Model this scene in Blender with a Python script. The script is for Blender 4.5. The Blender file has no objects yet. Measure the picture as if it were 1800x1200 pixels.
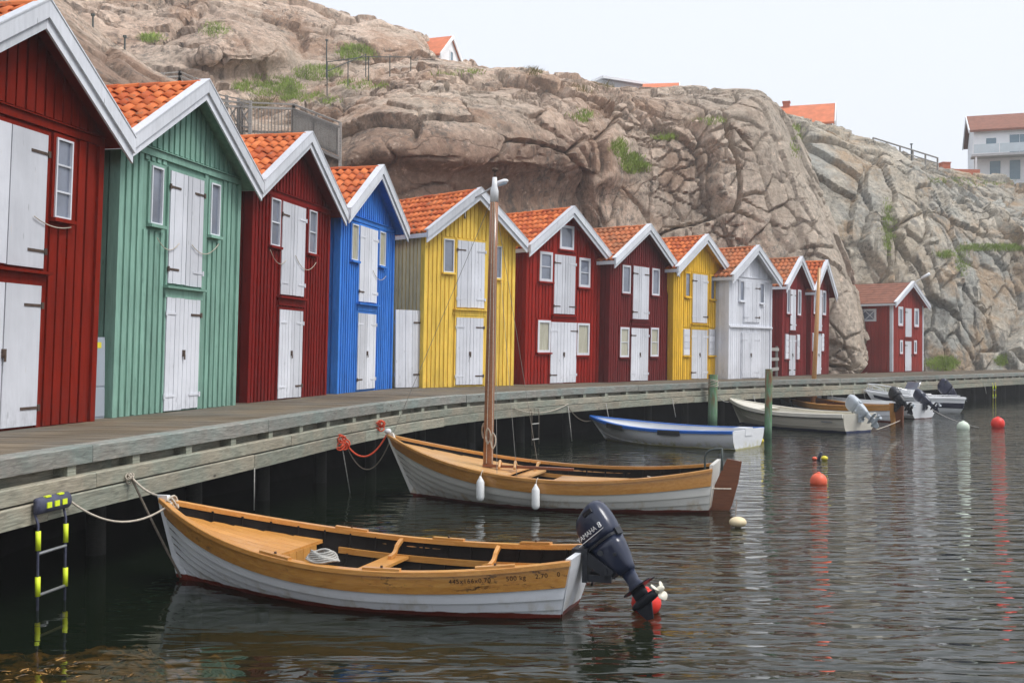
import bpy, math, random
import numpy as np
from mathutils import Vector, Matrix
random.seed(7); rng = np.random.RandomState(11)
scene = bpy.context.scene
col = scene.collection
R = math.radians
# ------------------------------------------------------------------ camera
CAM_H, FPX, ROLL, PITCH = 2.3, 1900.0, 0.005, math.atan(19 / 1900.0)
def ray(px, py):
    x, y = px - 900.0, 600.0 - py
    c, s = math.cos(ROLL), math.sin(ROLL)
    x, y = (x * c - y * s) / FPX, (x * s + y * c) / FPX
    c, s = math.cos(PITCH), math.sin(PITCH)
    return Vector((x, c - y * s, s + y * c))
def aty(px, py, Y):                       # a direction of view followed to the depth Y
    d = ray(px, py); t = Y / d.y
    return Vector((d.x * t, Y, CAM_H + d.z * t))
def atz(px, py, z):                       # ... or to the height z
    d = ray(px, py); t = (z - CAM_H) / d.z
    return Vector((d.x * t, d.y * t, z))
def topx(P):                              # world points (n,3) -> picture coordinates
    P = np.asarray(P, float); x, y, z = P[:, 0], P[:, 1], P[:, 2] - CAM_H
    c, s = math.cos(PITCH), math.sin(PITCH)
    d, v = y * c + z * s, -y * s + z * c
    u, v = x / d * FPX, v / d * FPX
    c, s = math.cos(ROLL), math.sin(ROLL)
    return 900 + u * c + v * s, 600 - (-u * s + v * c)
cd = bpy.data.cameras.new('camera'); cam = bpy.data.objects.new('camera', cd); col.objects.link(cam)
cd.sensor_width = 36; cd.lens = 36 * FPX / 1800; cd.clip_end = 3000; cd.clip_start = .1
fw = ray(900, 600).normalized(); rt = (ray(1000, 600) - ray(900, 600)).normalized(); up = rt.cross(fw)
cam.matrix_world = Matrix(((rt.x, up.x, -fw.x, 0), (rt.y, up.y, -fw.y, 0), (rt.z, up.z, -fw.z, CAM_H), (0, 0, 0, 1)))
scene.camera = cam
# ------------------------------------------------------------------ sky, sun, exposure
SUN_EL, SUN_AZ = R(57), R(102)            # azimuth from +Y towards +X
w = bpy.data.worlds.new('World'); scene.world = w; w.use_nodes = True
nt = w.node_tree; nt.nodes.clear()
sky = nt.nodes.new('ShaderNodeTexSky'); sky.sky_type = 'NISHITA'; sky.sun_disc = False
sky.sun_elevation = SUN_EL; sky.sun_rotation = SUN_AZ; sky.dust_density = 6; sky.air_density = 1
sc = nt.nodes.new('ShaderNodeVectorMath'); sc.operation = 'SCALE'; sc.inputs['Scale'].default_value = 0.1
mx = nt.nodes.new('ShaderNodeMix'); mx.data_type = 'RGBA'; mx.inputs[0].default_value = .9
mx.inputs[7].default_value = (.565, .59, .645, 1)         # an even layer of sea fog
bg = nt.nodes.new('ShaderNodeBackground'); bg.inputs[1].default_value = 1.0
wo = nt.nodes.new('ShaderNodeOutputWorld')
nt.links.new(sky.outputs[0], sc.inputs[0]); nt.links.new(sc.outputs[0], mx.inputs[6])
nt.links.new(mx.outputs[2], bg.inputs[0]); nt.links.new(bg.outputs[0], wo.inputs[0])
sl = bpy.data.lights.new('sun', 'SUN'); sl.energy = 1.5; sl.angle = R(22); sl.color = (1, .985, .96)
so = bpy.data.objects.new('sun', sl); col.objects.link(so)
sd = Vector((math.sin(SUN_AZ) * math.cos(SUN_EL), math.cos(SUN_AZ) * math.cos(SUN_EL), math.sin(SUN_EL)))
so.rotation_euler = sd.to_track_quat('Z', 'Y').to_euler()
scene.view_settings.view_transform = 'Standard'; scene.view_settings.look = 'None'
scene.view_settings.exposure = 0.85; scene.view_settings.gamma = 1.0
scene.cycles.use_denoising = True; scene.cycles.max_bounces = 6; scene.cycles.diffuse_bounces = 3; scene.cycles.glossy_bounces = 3; scene.cycles.adaptive_threshold = .02; scene.cycles.volume_bounces = 0
scene.cycles.caustics_reflective = False; scene.cycles.caustics_refractive = False
# ------------------------------------------------------------------ materials
class N:
    """small helper round a node tree"""
    def __init__(s, name):
        s.m = bpy.data.materials.new(name); s.m.use_nodes = True; s.t = s.m.node_tree
        s.b = s.t.nodes['Principled BSDF']; s.out = s.t.nodes['Material Output']
        s.co = s.n('ShaderNodeTexCoord').outputs['Object']
    def n(s, typ, **k):
        x = s.t.nodes.new(typ)
        for a, b in k.items(): setattr(x, a, b)
        return x
    def l(s, a, b): s.t.links.new(a, b)
    def mapping(s, scale=(1, 1, 1), rot=(0, 0, 0), src=None):
        x = s.n('ShaderNodeMapping'); x.inputs['Scale'].default_value = scale; x.inputs['Rotation'].default_value = rot
        s.l(src or s.co, x.inputs[0]); return x.outputs[0]
    def noise(s, scale, vec=None, detail=4, rough=.6, dist=0):
        x = s.n('ShaderNodeTexNoise'); x.inputs['Scale'].default_value = scale; x.inputs['Detail'].default_value = detail
        x.inputs['Roughness'].default_value = rough; x.inputs['Distortion'].default_value = dist
        s.l(vec or s.co, x.inputs['Vector']); return x.outputs['Fac']
    def voro(s, scale, vec=None, feature='F1', out='Distance'):
        x = s.n('ShaderNodeTexVoronoi', feature=feature); x.inputs['Scale'].default_value = scale
        s.l(vec or s.co, x.inputs['Vector']); return x.outputs[out]
    def rng(s, v, a, b, c=0., d=1.):
        x = s.n('ShaderNodeMapRange'); s.l(v, x.inputs[0])
        for i, k in enumerate((a, b, c, d)): x.inputs[i + 1].default_value = k
        return x.outputs[0]
    def mul(s, a, b, op='MULTIPLY'):
        x = s.n('ShaderNodeMath', operation=op)
        for i, k in enumerate((a, b)):
            if isinstance(k, (int, float)): x.inputs[i].default_value = k
            else: s.l(k, x.inputs[i])
        return x.outputs[0]
    def mix(s, f, a, b):
        x = s.n('ShaderNodeMix', data_type='RGBA')
        if isinstance(f, (int, float)): x.inputs[0].default_value = f
        else: s.l(f, x.inputs[0])
        for i, k in ((6, a), (7, b)):
            if isinstance(k, tuple): x.inputs[i].default_value = (*k[:3], 1)
            else: s.l(k, x.inputs[i])
        return x.outputs[2]
    def scale(s, c, v):
        x = s.n('ShaderNodeVectorMath', operation='SCALE')
        if isinstance(c, tuple): x.inputs[0].default_value = c[:3]
        else: s.l(c, x.inputs[0])
        s.l(v, x.inputs['Scale']); return x.outputs[0]
    def bump(s, h, strength=.3, dist=.01, nrm=None):
        x = s.n('ShaderNodeBump'); x.inputs['Strength'].default_value = strength; x.inputs['Distance'].default_value = dist
        s.l(h, x.inputs['Height'])
        if nrm: s.l(nrm, x.inputs['Normal'])
        return x.outputs[0]
    def rand(s): return s.n('ShaderNodeObjectInfo').outputs['Random']
    def geo(s, o): return s.n('ShaderNodeNewGeometry').outputs[o]
    def sep(s, v, i):
        x = s.n('ShaderNodeSeparateXYZ'); s.l(v, x.inputs[0]); return x.outputs[i]
    def fin(s, colr, rough=.6, nrm=None, spec=.4, coat=0, metal=0):
        if isinstance(colr, tuple): s.b.inputs['Base Color'].default_value = (*colr[:3], 1)
        else: s.l(colr, s.b.inputs['Base Color'])
        if isinstance(rough, (int, float)): s.b.inputs['Roughness'].default_value = rough
        else: s.l(rough, s.b.inputs['Roughness'])
        s.b.inputs['Specular IOR Level'].default_value = spec; s.b.inputs['Coat Weight'].default_value = coat
        s.b.inputs['Coat Roughness'].default_value = .12; s.b.inputs['Metallic'].default_value = metal
        if nrm: s.l(nrm, s.b.inputs['Normal'])
        return s.m
def lin(r, g, b):
    f = lambda c: (c / 12.92 if c <= .04045 else ((c + .055) / 1.055) ** 2.4)
    return (f(r / 255), f(g / 255), f(b / 255))
def plain(name, c, rough=.6, var=.15, scale=3., stretch=(1, 1, 1), rnd=0., bump=.15, bscale=30., spec=.4, coat=0, metal=0, wear=None):
    """one paint, wood, rope ...: colour varied by noise and per object, fine relief, optional worn patches"""
    k = N(name); v = k.mapping(stretch)
    f = k.rng(k.noise(scale, v), .3, .7, 1 - var, 1 + var)
    if rnd: f = k.mul(f, k.rng(k.rand(), 0, 1, 1 - rnd, 1 + rnd))
    c2 = k.scale(c, f)
    if wear:
        wc, th, ws = wear
        c2 = k.mix(k.rng(k.noise(ws, v, 6, .7), th, th + .06), c2, wc)
    n = k.bump(k.noise(bscale, v), bump, .01) if bump else None
    return k.fin(c2, rough, n, spec, coat, metal)
V3 = (6, 6, .7)
MAT = {}
def paint(key, c, wear=.66, wc=None, var=.17):
    k = N(key); v = k.mapping(V3); z = k.sep(k.co, 2)
    f = k.mul(k.rng(k.noise(2.2, v, 6, .7), .3, .7, 1 - var * 1.4, 1 + var), k.rng(k.rand(), 0, 1, .84, 1.10))
    f = k.mul(f, k.rng(k.noise(.9), .35, .65, .92, 1.07)); c2 = k.scale(c, f); wc = wc or tuple(x * .55 + .05 for x in c)
    c2 = k.mix(k.rng(k.noise(3.5, v, 7, .72), wear, wear + .06), c2, wc)                                    # flaked and faded paint
    c2 = k.mix(k.mul(k.rng(z, .55, .0), k.rng(k.noise(6, k.mapping((3, 3, .8)), 6, .7), .42, .66, 0, .55)), c2, tuple(x * .45 + .03 for x in c))   # splash dirt
    kn = k.rng(k.voro(1.0, k.mapping((7, 7, 1.6))), .045, .09); c2 = k.mix(k.mul(k.mul(kn, -1.), 1., 'ADD'), c2, tuple(x * .6 for x in c))
    MAT[key] = k.fin(c2, .62, k.bump(k.noise(14, v, 5), .35, .01), .06)
paint('red_paint', (.20, .013, .005)); paint('dark_red_paint', (.19, .009, .007)); paint('crimson_paint', (.29, .016, .009))
paint('maroon_paint', (.15, .018, .018)); paint('plum_paint', (.20, .02, .02)); paint('lone_red_paint', (.30, .034, .023))
paint('mint_paint', (.225, .39, .315)); paint('blue_paint', (.05, .215, .66)); paint('yellow_paint', (.84, .565, .10))
paint('yellow_far_paint', (.80, .49, .05)); paint('white_paint', (.70, .715, .76), .7, (.5, .46, .4), .05)
paint('trim_white', (.66, .68, .72), .70, (.36, .34, .3), .08); paint('door_white', (.66, .675, .72), .655, (.55, .5, .43), .04)
paint('pale_yellow', (.78, .68, .43))
MAT['pane'] = plain('window_glass', (.17, .19, .24), .06, .3, 1.5, bump=0, spec=.8)
MAT['curtain_pane'] = plain('curtained_glass', (.42, .40, .30), .1, .25, 5, (8, 8, .5), bump=0, spec=.6)
MAT['iron'] = plain('rusty_iron', (.09, .06, .045), .7, .4, 12, bump=.2, metal=.3)
MAT['steel'] = plain('galvanised_steel', (.42, .43, .44), .4, .2, 9, metal=.8)
MAT['chrome'] = plain('polished_steel', (.7, .71, .72), .18, .05, 9, bump=0, metal=1)
# clay tiles
k = N('clay_tile'); r_ = k.rand()
b_ = k.mix(k.rng(r_, 0, 1), (.40, .078, .024), (.70, .20, .06))
b_ = k.mix(k.rng(k.noise(1.1, k.geo('Position')), .48, .68, 0, .55), b_, (.50, .14, .045))
b_ = k.mix(k.rng(k.noise(7, k.geo('Position'), 6, .7), .56, .66, 0, .8), b_, (.15, .11, .075))
MAT['tile'] = k.fin(b_, .75, k.bump(k.noise(25), .3, .01), .2)
k = N('old_clay_tile'); r_ = k.rand()
b_ = k.mix(k.rng(r_, 0, 1), (.42, .12, .045), (.54, .18, .075))
b_ = k.mix(k.rng(k.noise(1.6, k.geo('Position')), .45, .62, 0, .7), b_, (.27, .13, .07))
b_ = k.mix(k.rng(k.noise(9, k.geo('Position'), 6, .7), .56, .68, 0, .7), b_, (.17, .14, .085))
MAT['old_tile'] = k.fin(b_, .8, k.bump(k.noise(25), .3, .01), .2)
MAT['far_tile'] = plain('far_clay_tile', (.62, .19, .09), .8, .15, 2.)
MAT['shingle'] = plain('brown_shingle', (.24, .10, .065), .85, .25, 3., wear=((.3, .12, .07), .62, 2.))
# timber of the boardwalk
k = N('weathered_deck'); g_ = k.geo('Position')
v_ = k.rng(k.noise(.5, g_), .35, .65, .85, 1.15)
v_ = k.mul(v_, k.rng(k.noise(9, k.mapping((.12, 1.2, 1), src=g_), 5), .32, .68, .58, 1.4))
b_ = k.scale(k.mix(k.rng(k.noise(.9, g_), .4, .62), (.165, .130, .088), (.145, .127, .10)), v_)
MAT['deck'] = k.fin(b_, .8, k.bump(k.noise(30, g_), .3, .01), .2)
def timber(key, a, b):
    k = N(key); v = k.mapping((1.2, 14, 14))
    g = k.rng(k.noise(3, v, 6, .65, 1.2), .32, .68, .55, 1.35)
    c = k.mix(k.rng(k.noise(1.3), .38, .62), a, b)
    c = k.scale(k.scale(c, g), k.rng(k.rand(), 0, 1, .85, 1.15))
    kn = k.rng(k.voro(1.7, k.mapping((1, 2.2, 2.2))), .03, .09)
    c = k.mix(kn, (.06, .05, .04), c)
    MAT[key] = k.fin(c, .75, k.bump(k.noise(6, v, 5), .35, .01), .25)
timber('beam_timber', (.30, .27, .205), (.24, .255, .205)); timber('curb_timber', (.235, .222, .195), (.19, .222, .20))
timber('grey_timber', (.33, .31, .285), (.38, .36, .335)); timber('pile_timber', (.02, .018, .014), (.014, .014, .012))
k = N('green_post'); z_ = k.sep(k.co, 2)
c_ = k.mix(k.rng(k.noise(5, k.mapping((3, 3, .6))), .42, .6), (.12, .26, .13), (.20, .30, .21))
c_ = k.mix(k.mul(k.rng(k.noise(4, k.mapping((3, 3, .5))), .45, .6), k.rng(z_, .5, 1.0)), c_, (.24, .12, .06))
c_ = k.mix(k.rng(z_, .1, .35), (.05, .10, .06), c_)
MAT['green_post'] = k.fin(c_, .8, k.bump(k.noise(15), .5, .02), .2)
# boats
def varnish(key, a, b, coat=.35, dirt=False):
    k = N(key); v = k.mapping((1, 9, 9))
    c = k.mix(k.rng(k.noise(3.2, v, 6, .65, 1.), .35, .65), a, b)
    c = k.scale(c, k.rng(k.rand(), 0, 1, .88, 1.12))
    if dirt:
        d = k.mul(k.rng(k.noise(7, k.mapping((1, 1, 2.5)), 6, .75), .55, .63), k.rng(k.noise(1.4), .42, .58))
        c = k.mix(d, c, (.05, .022, .008))
    MAT[key] = k.fin(c, .33, k.bump(k.noise(10, v), .15, .005), .45, coat)
varnish('varnish', (.50, .215, .045), (.62, .31, .085)); varnish('varnish_old', (.40, .17, .035), (.52, .26, .06), .2, True)
varnish('teak', (.56, .30, .11), (.66, .40, .18), .15); varnish('mahogany', (.16, .05, .018), (.22, .075, .03)); varnish('mast_wood', (.24, .085, .03), (.34, .14, .05))
varnish('pine_mast', (.45, .22, .07), (.53, .28, .1))
MAT['bilge'] = plain('tarred_inside', (.012, .010, .009), .8, .4, 5, spec=.08); MAT['shadow_seam'] = plain('lap_shadow_seam', (.05, .042, .035), .9, .2, spec=.1)  # strip colour stands in for the lap shadow, with joint dirt
def hull(key, c, zc, low, var=.05, stain=None):
    k = N(key); z = k.sep(k.co, 2)
    zz = k.mul(z, k.rng(k.noise(2.5), .3, .7, -.012, .012), 'ADD')
    cc = k.scale(c, k.rng(k.noise(2, k.mapping((1, 1, 4))), .3, .7, 1 - var, 1 + var))
    if stain: cc = k.mix(k.mul(k.rng(k.noise(3, k.mapping((2, 2, 1)), 6), .5, .68), k.rng(z, zc + .18, zc + .02)), cc, stain)
    cc = k.mix(k.rng(zz, zc - .004, zc + .004), low, cc)
    MAT[key] = k.fin(cc, .35, k.bump(k.noise(8, k.mapping((.5, 3, 3))), .1, .01), .45, .15)
hull('hull_white', (.74, .76, .79), .045, (.16, .022, .012), stain=(.5, .47, .4)); hull('hull_cream', (.70, .69, .64), .04, (.13, .02, .012), stain=(.42, .3, .15))
hull('hull_plastic', (.76, .77, .78), .03, (.45, .42, .2), stain=(.5, .48, .25)); hull('hull_beige', (.62, .58, .49), .06, (.02, .03, .09))
hull('hull_motor', (.74, .75, .76), .0, (.3, .3, .3)); hull('hull_far_white', (.68, .69, .70), .03, (.1, .03, .02))
MAT['blue_trim'] = plain('blue_gelcoat', (.02, .13, .48), .35, .1); MAT['navy'] = plain('navy_gelcoat', (.012, .014, .035), .25, .1)
MAT['black_rubber'] = plain('black_rubber', (.02, .02, .021), .6, .2); MAT['gelcoat'] = plain('white_gelcoat', (.72, .73, .74), .3, .05, bump=0)
MAT['cream_gelcoat'] = plain('cream_gelcoat', (.70, .67, .58), .35, .06, bump=0)
MAT['motor_blue'] = plain('motor_blue', (.014, .020, .045), .3, .1, bump=.03, coat=.3); MAT['motor_dark'] = plain('motor_dark', (.012, .014, .02), .42, .2)
MAT['motor_grey'] = plain('motor_grey', (.42, .46, .49), .35, .08); MAT['prop'] = plain('propeller_paint', (.74, .70, .58), .35, .1)
MAT['print_white'] = plain('printed_white', (.8, .8, .78), .5, .03, bump=0); MAT['carving'] = plain('carved_letters', (.035, .015, .008), .8, .1, bump=0)
MAT['rope'] = plain('pale_rope', (.50, .44, .36), .9, .25, 30); MAT['dark_rope'] = plain('dark_rope', (.16, .13, .10), .9, .3, 30)
MAT['grey_rope'] = plain('grey_rope', (.38, .37, .34), .9, .25, 30); MAT['red_rope'] = plain('red_rope', (.66, .085, .035), .85, .2, 30); MAT['wire'] = plain('rigging_wire', (.25, .24, .22), .5, .1)
MAT['fender'] = plain('white_fender', (.76, .77, .76), .45, .06); MAT['orange_buoy'] = plain('orange_buoy', (.80, .13, .06), .45, .12, wear=((.4, .16, .1), .68, 3))
MAT['red_buoy'] = plain('red_buoy', (.75, .035, .02), .4, .1); MAT['cream_buoy'] = plain('cream_buoy', (.72, .60, .38), .55, .12, wear=((.35, .28, .14), .64, 6))
MAT['pale_buoy'] = plain('pale_green_buoy', (.62, .70, .58), .5, .1); MAT['yellow_buoy'] = plain('yellow_float', (.72, .60, .04), .5, .1)
MAT['hi_vis'] = plain('fluorescent_yellow', (.72, .85, .03), .5, .08, bump=0); MAT['navy_cloth'] = plain('navy_webbing', (.07, .075, .12), .7, .2, 20)
MAT['concrete'] = plain('pale_concrete', (.4, .38, .35), .9, .2); MAT['far_white'] = plain('far_white_wall', (.87, .88, .89), .7, .03); MAT['far_grey'] = plain('far_grey_wall', (.5, .5, .5), .8, .1)
MAT['far_glass'] = plain('far_window_glass', (.16, .24, .29), .1, .1, bump=0, spec=.7); MAT['rail_glass'] = plain('pale_rail_glass', (.62, .70, .74), .15, .05, bump=0); MAT['brick'] = plain('orange_brick', (.5, .16, .09), .85, .2, 9)
MAT['rail_iron'] = plain('green_iron_rail', (.06, .075, .07), .6, .2); MAT['cabinet'] = plain('grey_cabinet', (.33, .37, .42), .5, .06); MAT['lamp_blue'] = plain('lamp_glass', (.35, .45, .55), .2, .1, bump=0)
# granite
def granite(key, base, base2, pale, rust, stain, lichen, brown=None):
    k = N(key); p_ = k.geo('Position'); tn = k.n('ShaderNodeAttribute', attribute_name='tone').outputs['Fac']
    c_ = k.mix(k.rng(k.noise(.16, p_, 4, .55), .40, .60), base, base2)
    c_ = k.mix(k.rng(k.noise(.7, p_, 7, .7), .47, .62, 0, .8), c_, pale)
    c_ = k.mix(k.rng(k.noise(.30, k.mapping((1, 1, 1), (3, 1, 2), p_), 6, .65), .50, .60, 0, .85), c_, rust)
    if brown: c_ = k.mix(k.rng(k.mul(k.sep(p_, 0), k.mul(k.noise(.2, p_, 4), 10.), 'ADD'), 11., 20., 0, .75), c_, (.42, .365, .295))
    if brown:                                                             # the iron-stained slab under the overhang
        c_ = k.mix(k.mul(k.mul(k.rng(k.mul(k.sep(p_, 0), k.mul(k.noise(.25, p_, 4), 8.), 'ADD'), 9., 5.), k.rng(k.mul(k.sep(p_, 2), k.mul(k.noise(.3, p_, 4), 5.), 'ADD'), 14.6, 12.6)), .8), c_, brown)
    st = k.noise(1.1, k.mapping((1.5, 1.5, .10), src=p_), 7, .7)
    c_ = k.mix(k.mul(k.rng(st, .50, .60, 0, .9), k.rng(k.noise(.2, p_, 3), .46, .58)), c_, stain)        # seepage streaks
    lich = k.mul(k.rng(k.noise(2.6, p_, 10, .85), .52, .57), k.rng(k.noise(.24, k.mapping((1, 1, 1), (1, 3, 2), p_), 4), .44, .58))
    c_ = k.mix(k.mul(lich, .85), c_, lichen)
    c_ = k.mix(k.mul(k.rng(k.noise(1.9, k.mapping((1, 1, 1), (1, 2, 3), p_), 9, .8), .57, .63), .6), c_, tuple(x * 1.35 for x in pale))
    c_ = k.scale(c_, k.rng(tn, .0, 1., .80, 1.20))                       # every block has its own tone
    c_ = k.scale(c_, k.rng(k.noise(4.5, p_, 10, .82), .32, .68, .55, 1.42))
    wv = k.n('ShaderNodeVectorMath', operation='ADD'); k.l(p_, wv.inputs[0]); nv_ = k.n('ShaderNodeTexNoise'); nv_.inputs['Scale'].default_value = 1.1; nv_.inputs['Detail'].default_value = 5; k.l(p_, nv_.inputs['Vector'])
    sv_ = k.n('ShaderNodeVectorMath', operation='SCALE'); sv_.inputs['Scale'].default_value = .9; k.l(nv_.outputs['Color'], sv_.inputs[0]); k.l(sv_.outputs[0], wv.inputs[1])
    jt = k.voro(.42, k.mapping((.75, .75, 1.25), (.2, .1, .3), wv.outputs[0]), 'DISTANCE_TO_EDGE')
    ft = k.mul(k.rng(jt, .0, .022, 1, 0), k.rng(k.noise(.35, p_, 3), .49, .60))                           # hairline joints
    c_ = k.mix(k.mul(ft, .35), c_, stain)
    n0 = k.bump(ft, 1., -.06)
    n1 = k.bump(k.noise(1.8, p_, 9, .78), 1., .15, n0); n2 = k.bump(k.noise(7, p_, 8, .8), 1., .045, n1)
    MAT[key] = k.fin(c_, .88, n2, .2)
granite('granite', (.53, .385, .29), (.46, .37, .29), (.64, .50, .395), (.36, .23, .155), (.16, .12, .092), (.17, .155, .135), (.29, .185, .13))
granite('granite_right', (.41, .35, .27), (.35, .345, .31), (.51, .455, .37), (.38, .27, .17), (.18, .17, .15), (.16, .16, .14))
MAT['shade_rock'] = plain('shade_dark_quay_rock', (.010, .009, .008), .9, .4, 2, bump=.6, bscale=4, spec=.05)  # near-black rock: the shade under the deck is put into its colour
MAT['ground'] = plain('gravel_ground', (.2, .17, .14), .95, .25, 2)
MAT['grass'] = plain('grass_blades', (.27, .36, .07), .8, .35, 1.2, bump=0); MAT['dry_grass'] = plain('dry_grass', (.22, .19, .08), .9, .3, 2, bump=0)
MAT['seabed'] = plain('seabed', (.02, .018, .01), .9, .5, 1.2); MAT['seaweed'] = plain('bladderwrack', (.30, .155, .035), .55, .6, 6, wear=((.03, .02, .008), .49, 7))
# water: a dark mirror that lets a little of what lies below through
k = N('sea_water'); p_ = k.geo('Position')
px_, py_ = k.sep(p_, 0), k.sep(p_, 1)
calm = k.mul(k.rng(px_, -3.5, 3.5), k.rng(k.noise(.12, p_, 2), .3, .6, .55, 1.0))
calm = k.mul(calm, k.rng(py_, 45, 14, .42, 1.))
calm = k.mul(calm, .10, 'ADD')
r1 = k.noise(1.0, k.mapping((1.5, 4.4, 1), (0, 0, R(-16)), p_), 2, .4, .5)
r2 = k.noise(1.0, k.mapping((3.2, 7.5, 1), (0, 0, R(12)), p_), 2, .5, .3)
hgt = k.mul(k.mul(r1, .06), k.mul(r2, .008), 'ADD')
nb = k.bump(k.mul(hgt, calm), 1.0, 1.0)
k.t.nodes.remove(k.b)
gl = k.n('ShaderNodeBsdfGlossy'); gl.inputs['Roughness'].default_value = .02; gl.inputs['Color'].default_value = (1, 1, 1, 1); k.l(nb, gl.inputs['Normal'])
df = k.n('ShaderNodeBsdfDiffuse'); df.inputs['Color'].default_value = (.012, .021, .011, 1)
tr = k.n('ShaderNodeBsdfTransparent'); tr.inputs['Color'].default_value = (.72, .66, .42, 1)
mb = k.n('ShaderNodeMixShader'); mb.inputs[0].default_value = .6; k.l(df.outputs[0], mb.inputs[1]); k.l(tr.outputs[0], mb.inputs[2])
fr = k.n('ShaderNodeFresnel'); fr.inputs['IOR'].default_value = 1.33; k.l(nb, fr.inputs['Normal'])
ms = k.n('ShaderNodeMixShader'); k.l(fr.outputs[0], ms.inputs[0]); k.l(mb.outputs[0], ms.inputs[1]); k.l(gl.outputs[0], ms.inputs[2])
k.l(ms.outputs[0], k.out.inputs[0]); MAT['water'] = k.m
# ------------------------------------------------------------------ mesh helpers
class MB:
    def __init__(s): s.v = []; s.f = []
    def add(s, vs, fs):
        o = len(s.v); s.v += [tuple(x) for x in vs]; s.f += [tuple(i + o for i in f) for f in fs]; return s
    def hexa(s, c):                       # 8 corners: bottom 4 (ccw), top 4
        return s.add(c, [(3, 2, 1, 0), (4, 5, 6, 7), (0, 1, 5, 4), (1, 2, 6, 5), (2, 3, 7, 6), (3, 0, 4, 7)])
    def box(s, x0, x1, y0, y1, z0, z1):
        return s.hexa([(x0, y0, z0), (x1, y0, z0), (x1, y1, z0), (x0, y1, z0), (x0, y0, z1), (x1, y0, z1), (x1, y1, z1), (x0, y1, z1)])
    def beam(s, a, b, w, h, upv=(0, 0, 1)):   # a bar of width w and height h from a to b
        a, b = Vector(a), Vector(b); d = (b - a).normalized(); sd_ = d.cross(Vector(upv)).normalized() * (w / 2); u = sd_.cross(d).normalized() * (h / 2)
        return s.hexa([a - sd_ - u, b - sd_ - u, b + sd_ - u, a + sd_ - u, a - sd_ + u, b - sd_ + u, b + sd_ + u, a + sd_ + u])
    def loft(s, rings, cap=True, closed=True):
        n = len(rings[0]); o = len(s.v)
        for r in rings: s.v += [tuple(p) for p in r]
        for i in range(len(rings) - 1):
            for j in range(n if closed else n - 1):
                a, b = o + i * n + j, o + i * n + (j + 1) % n
                s.f.append((a, b, b + n, a + n))
        if cap:
            s.f.append(tuple(o + j for j in reversed(range(n)))); s.f.append(tuple(o + (len(rings) - 1) * n + j for j in range(n)))
        return s
    def tube(s, pts, r, n=8, cap=True):
        pts = [Vector(p) for p in pts]; rings = []; ref = None
        for i, p in enumerate(pts):
            d = (pts[min(i + 1, len(pts) - 1)] - pts[max(i - 1, 0)]).normalized()
            if ref is None: ref = Vector((0, 0, 1)) if abs(d.z) < .9 else Vector((1, 0, 0))
            a = d.cross(ref).normalized(); b = d.cross(a); ref = a.cross(d) if a.length else ref
            rr = r[i] if isinstance(r, (list, tuple)) else r
            rings.append([p + a * math.cos(2 * math.pi * q / n) * rr + b * math.sin(2 * math.pi * q / n) * rr for q in range(n)])
        return s.loft(rings, cap)
    def lathe(s, prof, n=20, at=(0, 0, 0)):   # prof: (radius, z)
        return s.loft([[(at[0] + r * math.cos(2 * math.pi * q / n), at[1] + r * math.sin(2 * math.pi * q / n), at[2] + z) for q in range(n)] for r, z in prof])
    def ball(s, c, r, sq=1., n=20, m=12):
        return s.lathe([(max(r * math.sin(math.pi * i / m), .001), -r * sq * math.cos(math.pi * i / m)) for i in range(m + 1)], n, c)
    def map(s, f): s.v = [tuple(f(*p)) for p in s.v]; return s
    def build(s, name, mat, parent=None, smooth=False, loc=None):
        me = bpy.data.meshes.new(name); me.from_pydata(s.v, [], s.f); me.update()
        if smooth: me.polygons.foreach_set('use_smooth', [True] * len(me.polygons))
        me.materials.append(MAT[mat] if isinstance(mat, str) else mat)
        return link(name, me, parent, loc)
def link(name, data, parent=None, loc=None):
    o = bpy.data.objects.new(name, data); col.objects.link(o)
    if parent: o.parent = parent
    if loc is not None: o.location = loc
    return o
def tag(o, label=None, cat=None, group=None, kind=None):
    for a, b in (('label', label), ('category', cat), ('group', group), ('kind', kind)):
        if b: o[a] = b
    return o
def empty(name, loc, rz=0, label=None, cat=None, group=None):
    o = link(name, None, None, loc); o.rotation_euler[2] = rz; o.empty_display_size = .2
    return tag(o, label, cat, group)
def text(name, body, size, mat, parent, M, extrude=.001, squeeze=1.):
    cu = bpy.data.curves.new(name, 'FONT'); cu.body = body; cu.size = size; cu.extrude = extrude; cu.align_x = 'CENTER'; cu.align_y = 'CENTER'
    cu.space_character = squeeze; cu.materials.append(MAT[mat]); t_ = bpy.data.objects.new(name, cu); col.objects.link(t_); dg = bpy.context.evaluated_depsgraph_get(); dg.update()
    me = bpy.data.meshes.new_from_object(t_.evaluated_get(dg)); bpy.data.objects.remove(t_); o = link(name, me, parent); o.matrix_local = M; return o
def sag(a, b, drop, n=14):
    a, b = Vector(a), Vector(b)
    return [a.lerp(b, i / n) - Vector((0, 0, drop * 4 * (i / n) * (1 - i / n))) for i in range(n + 1)]
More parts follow.
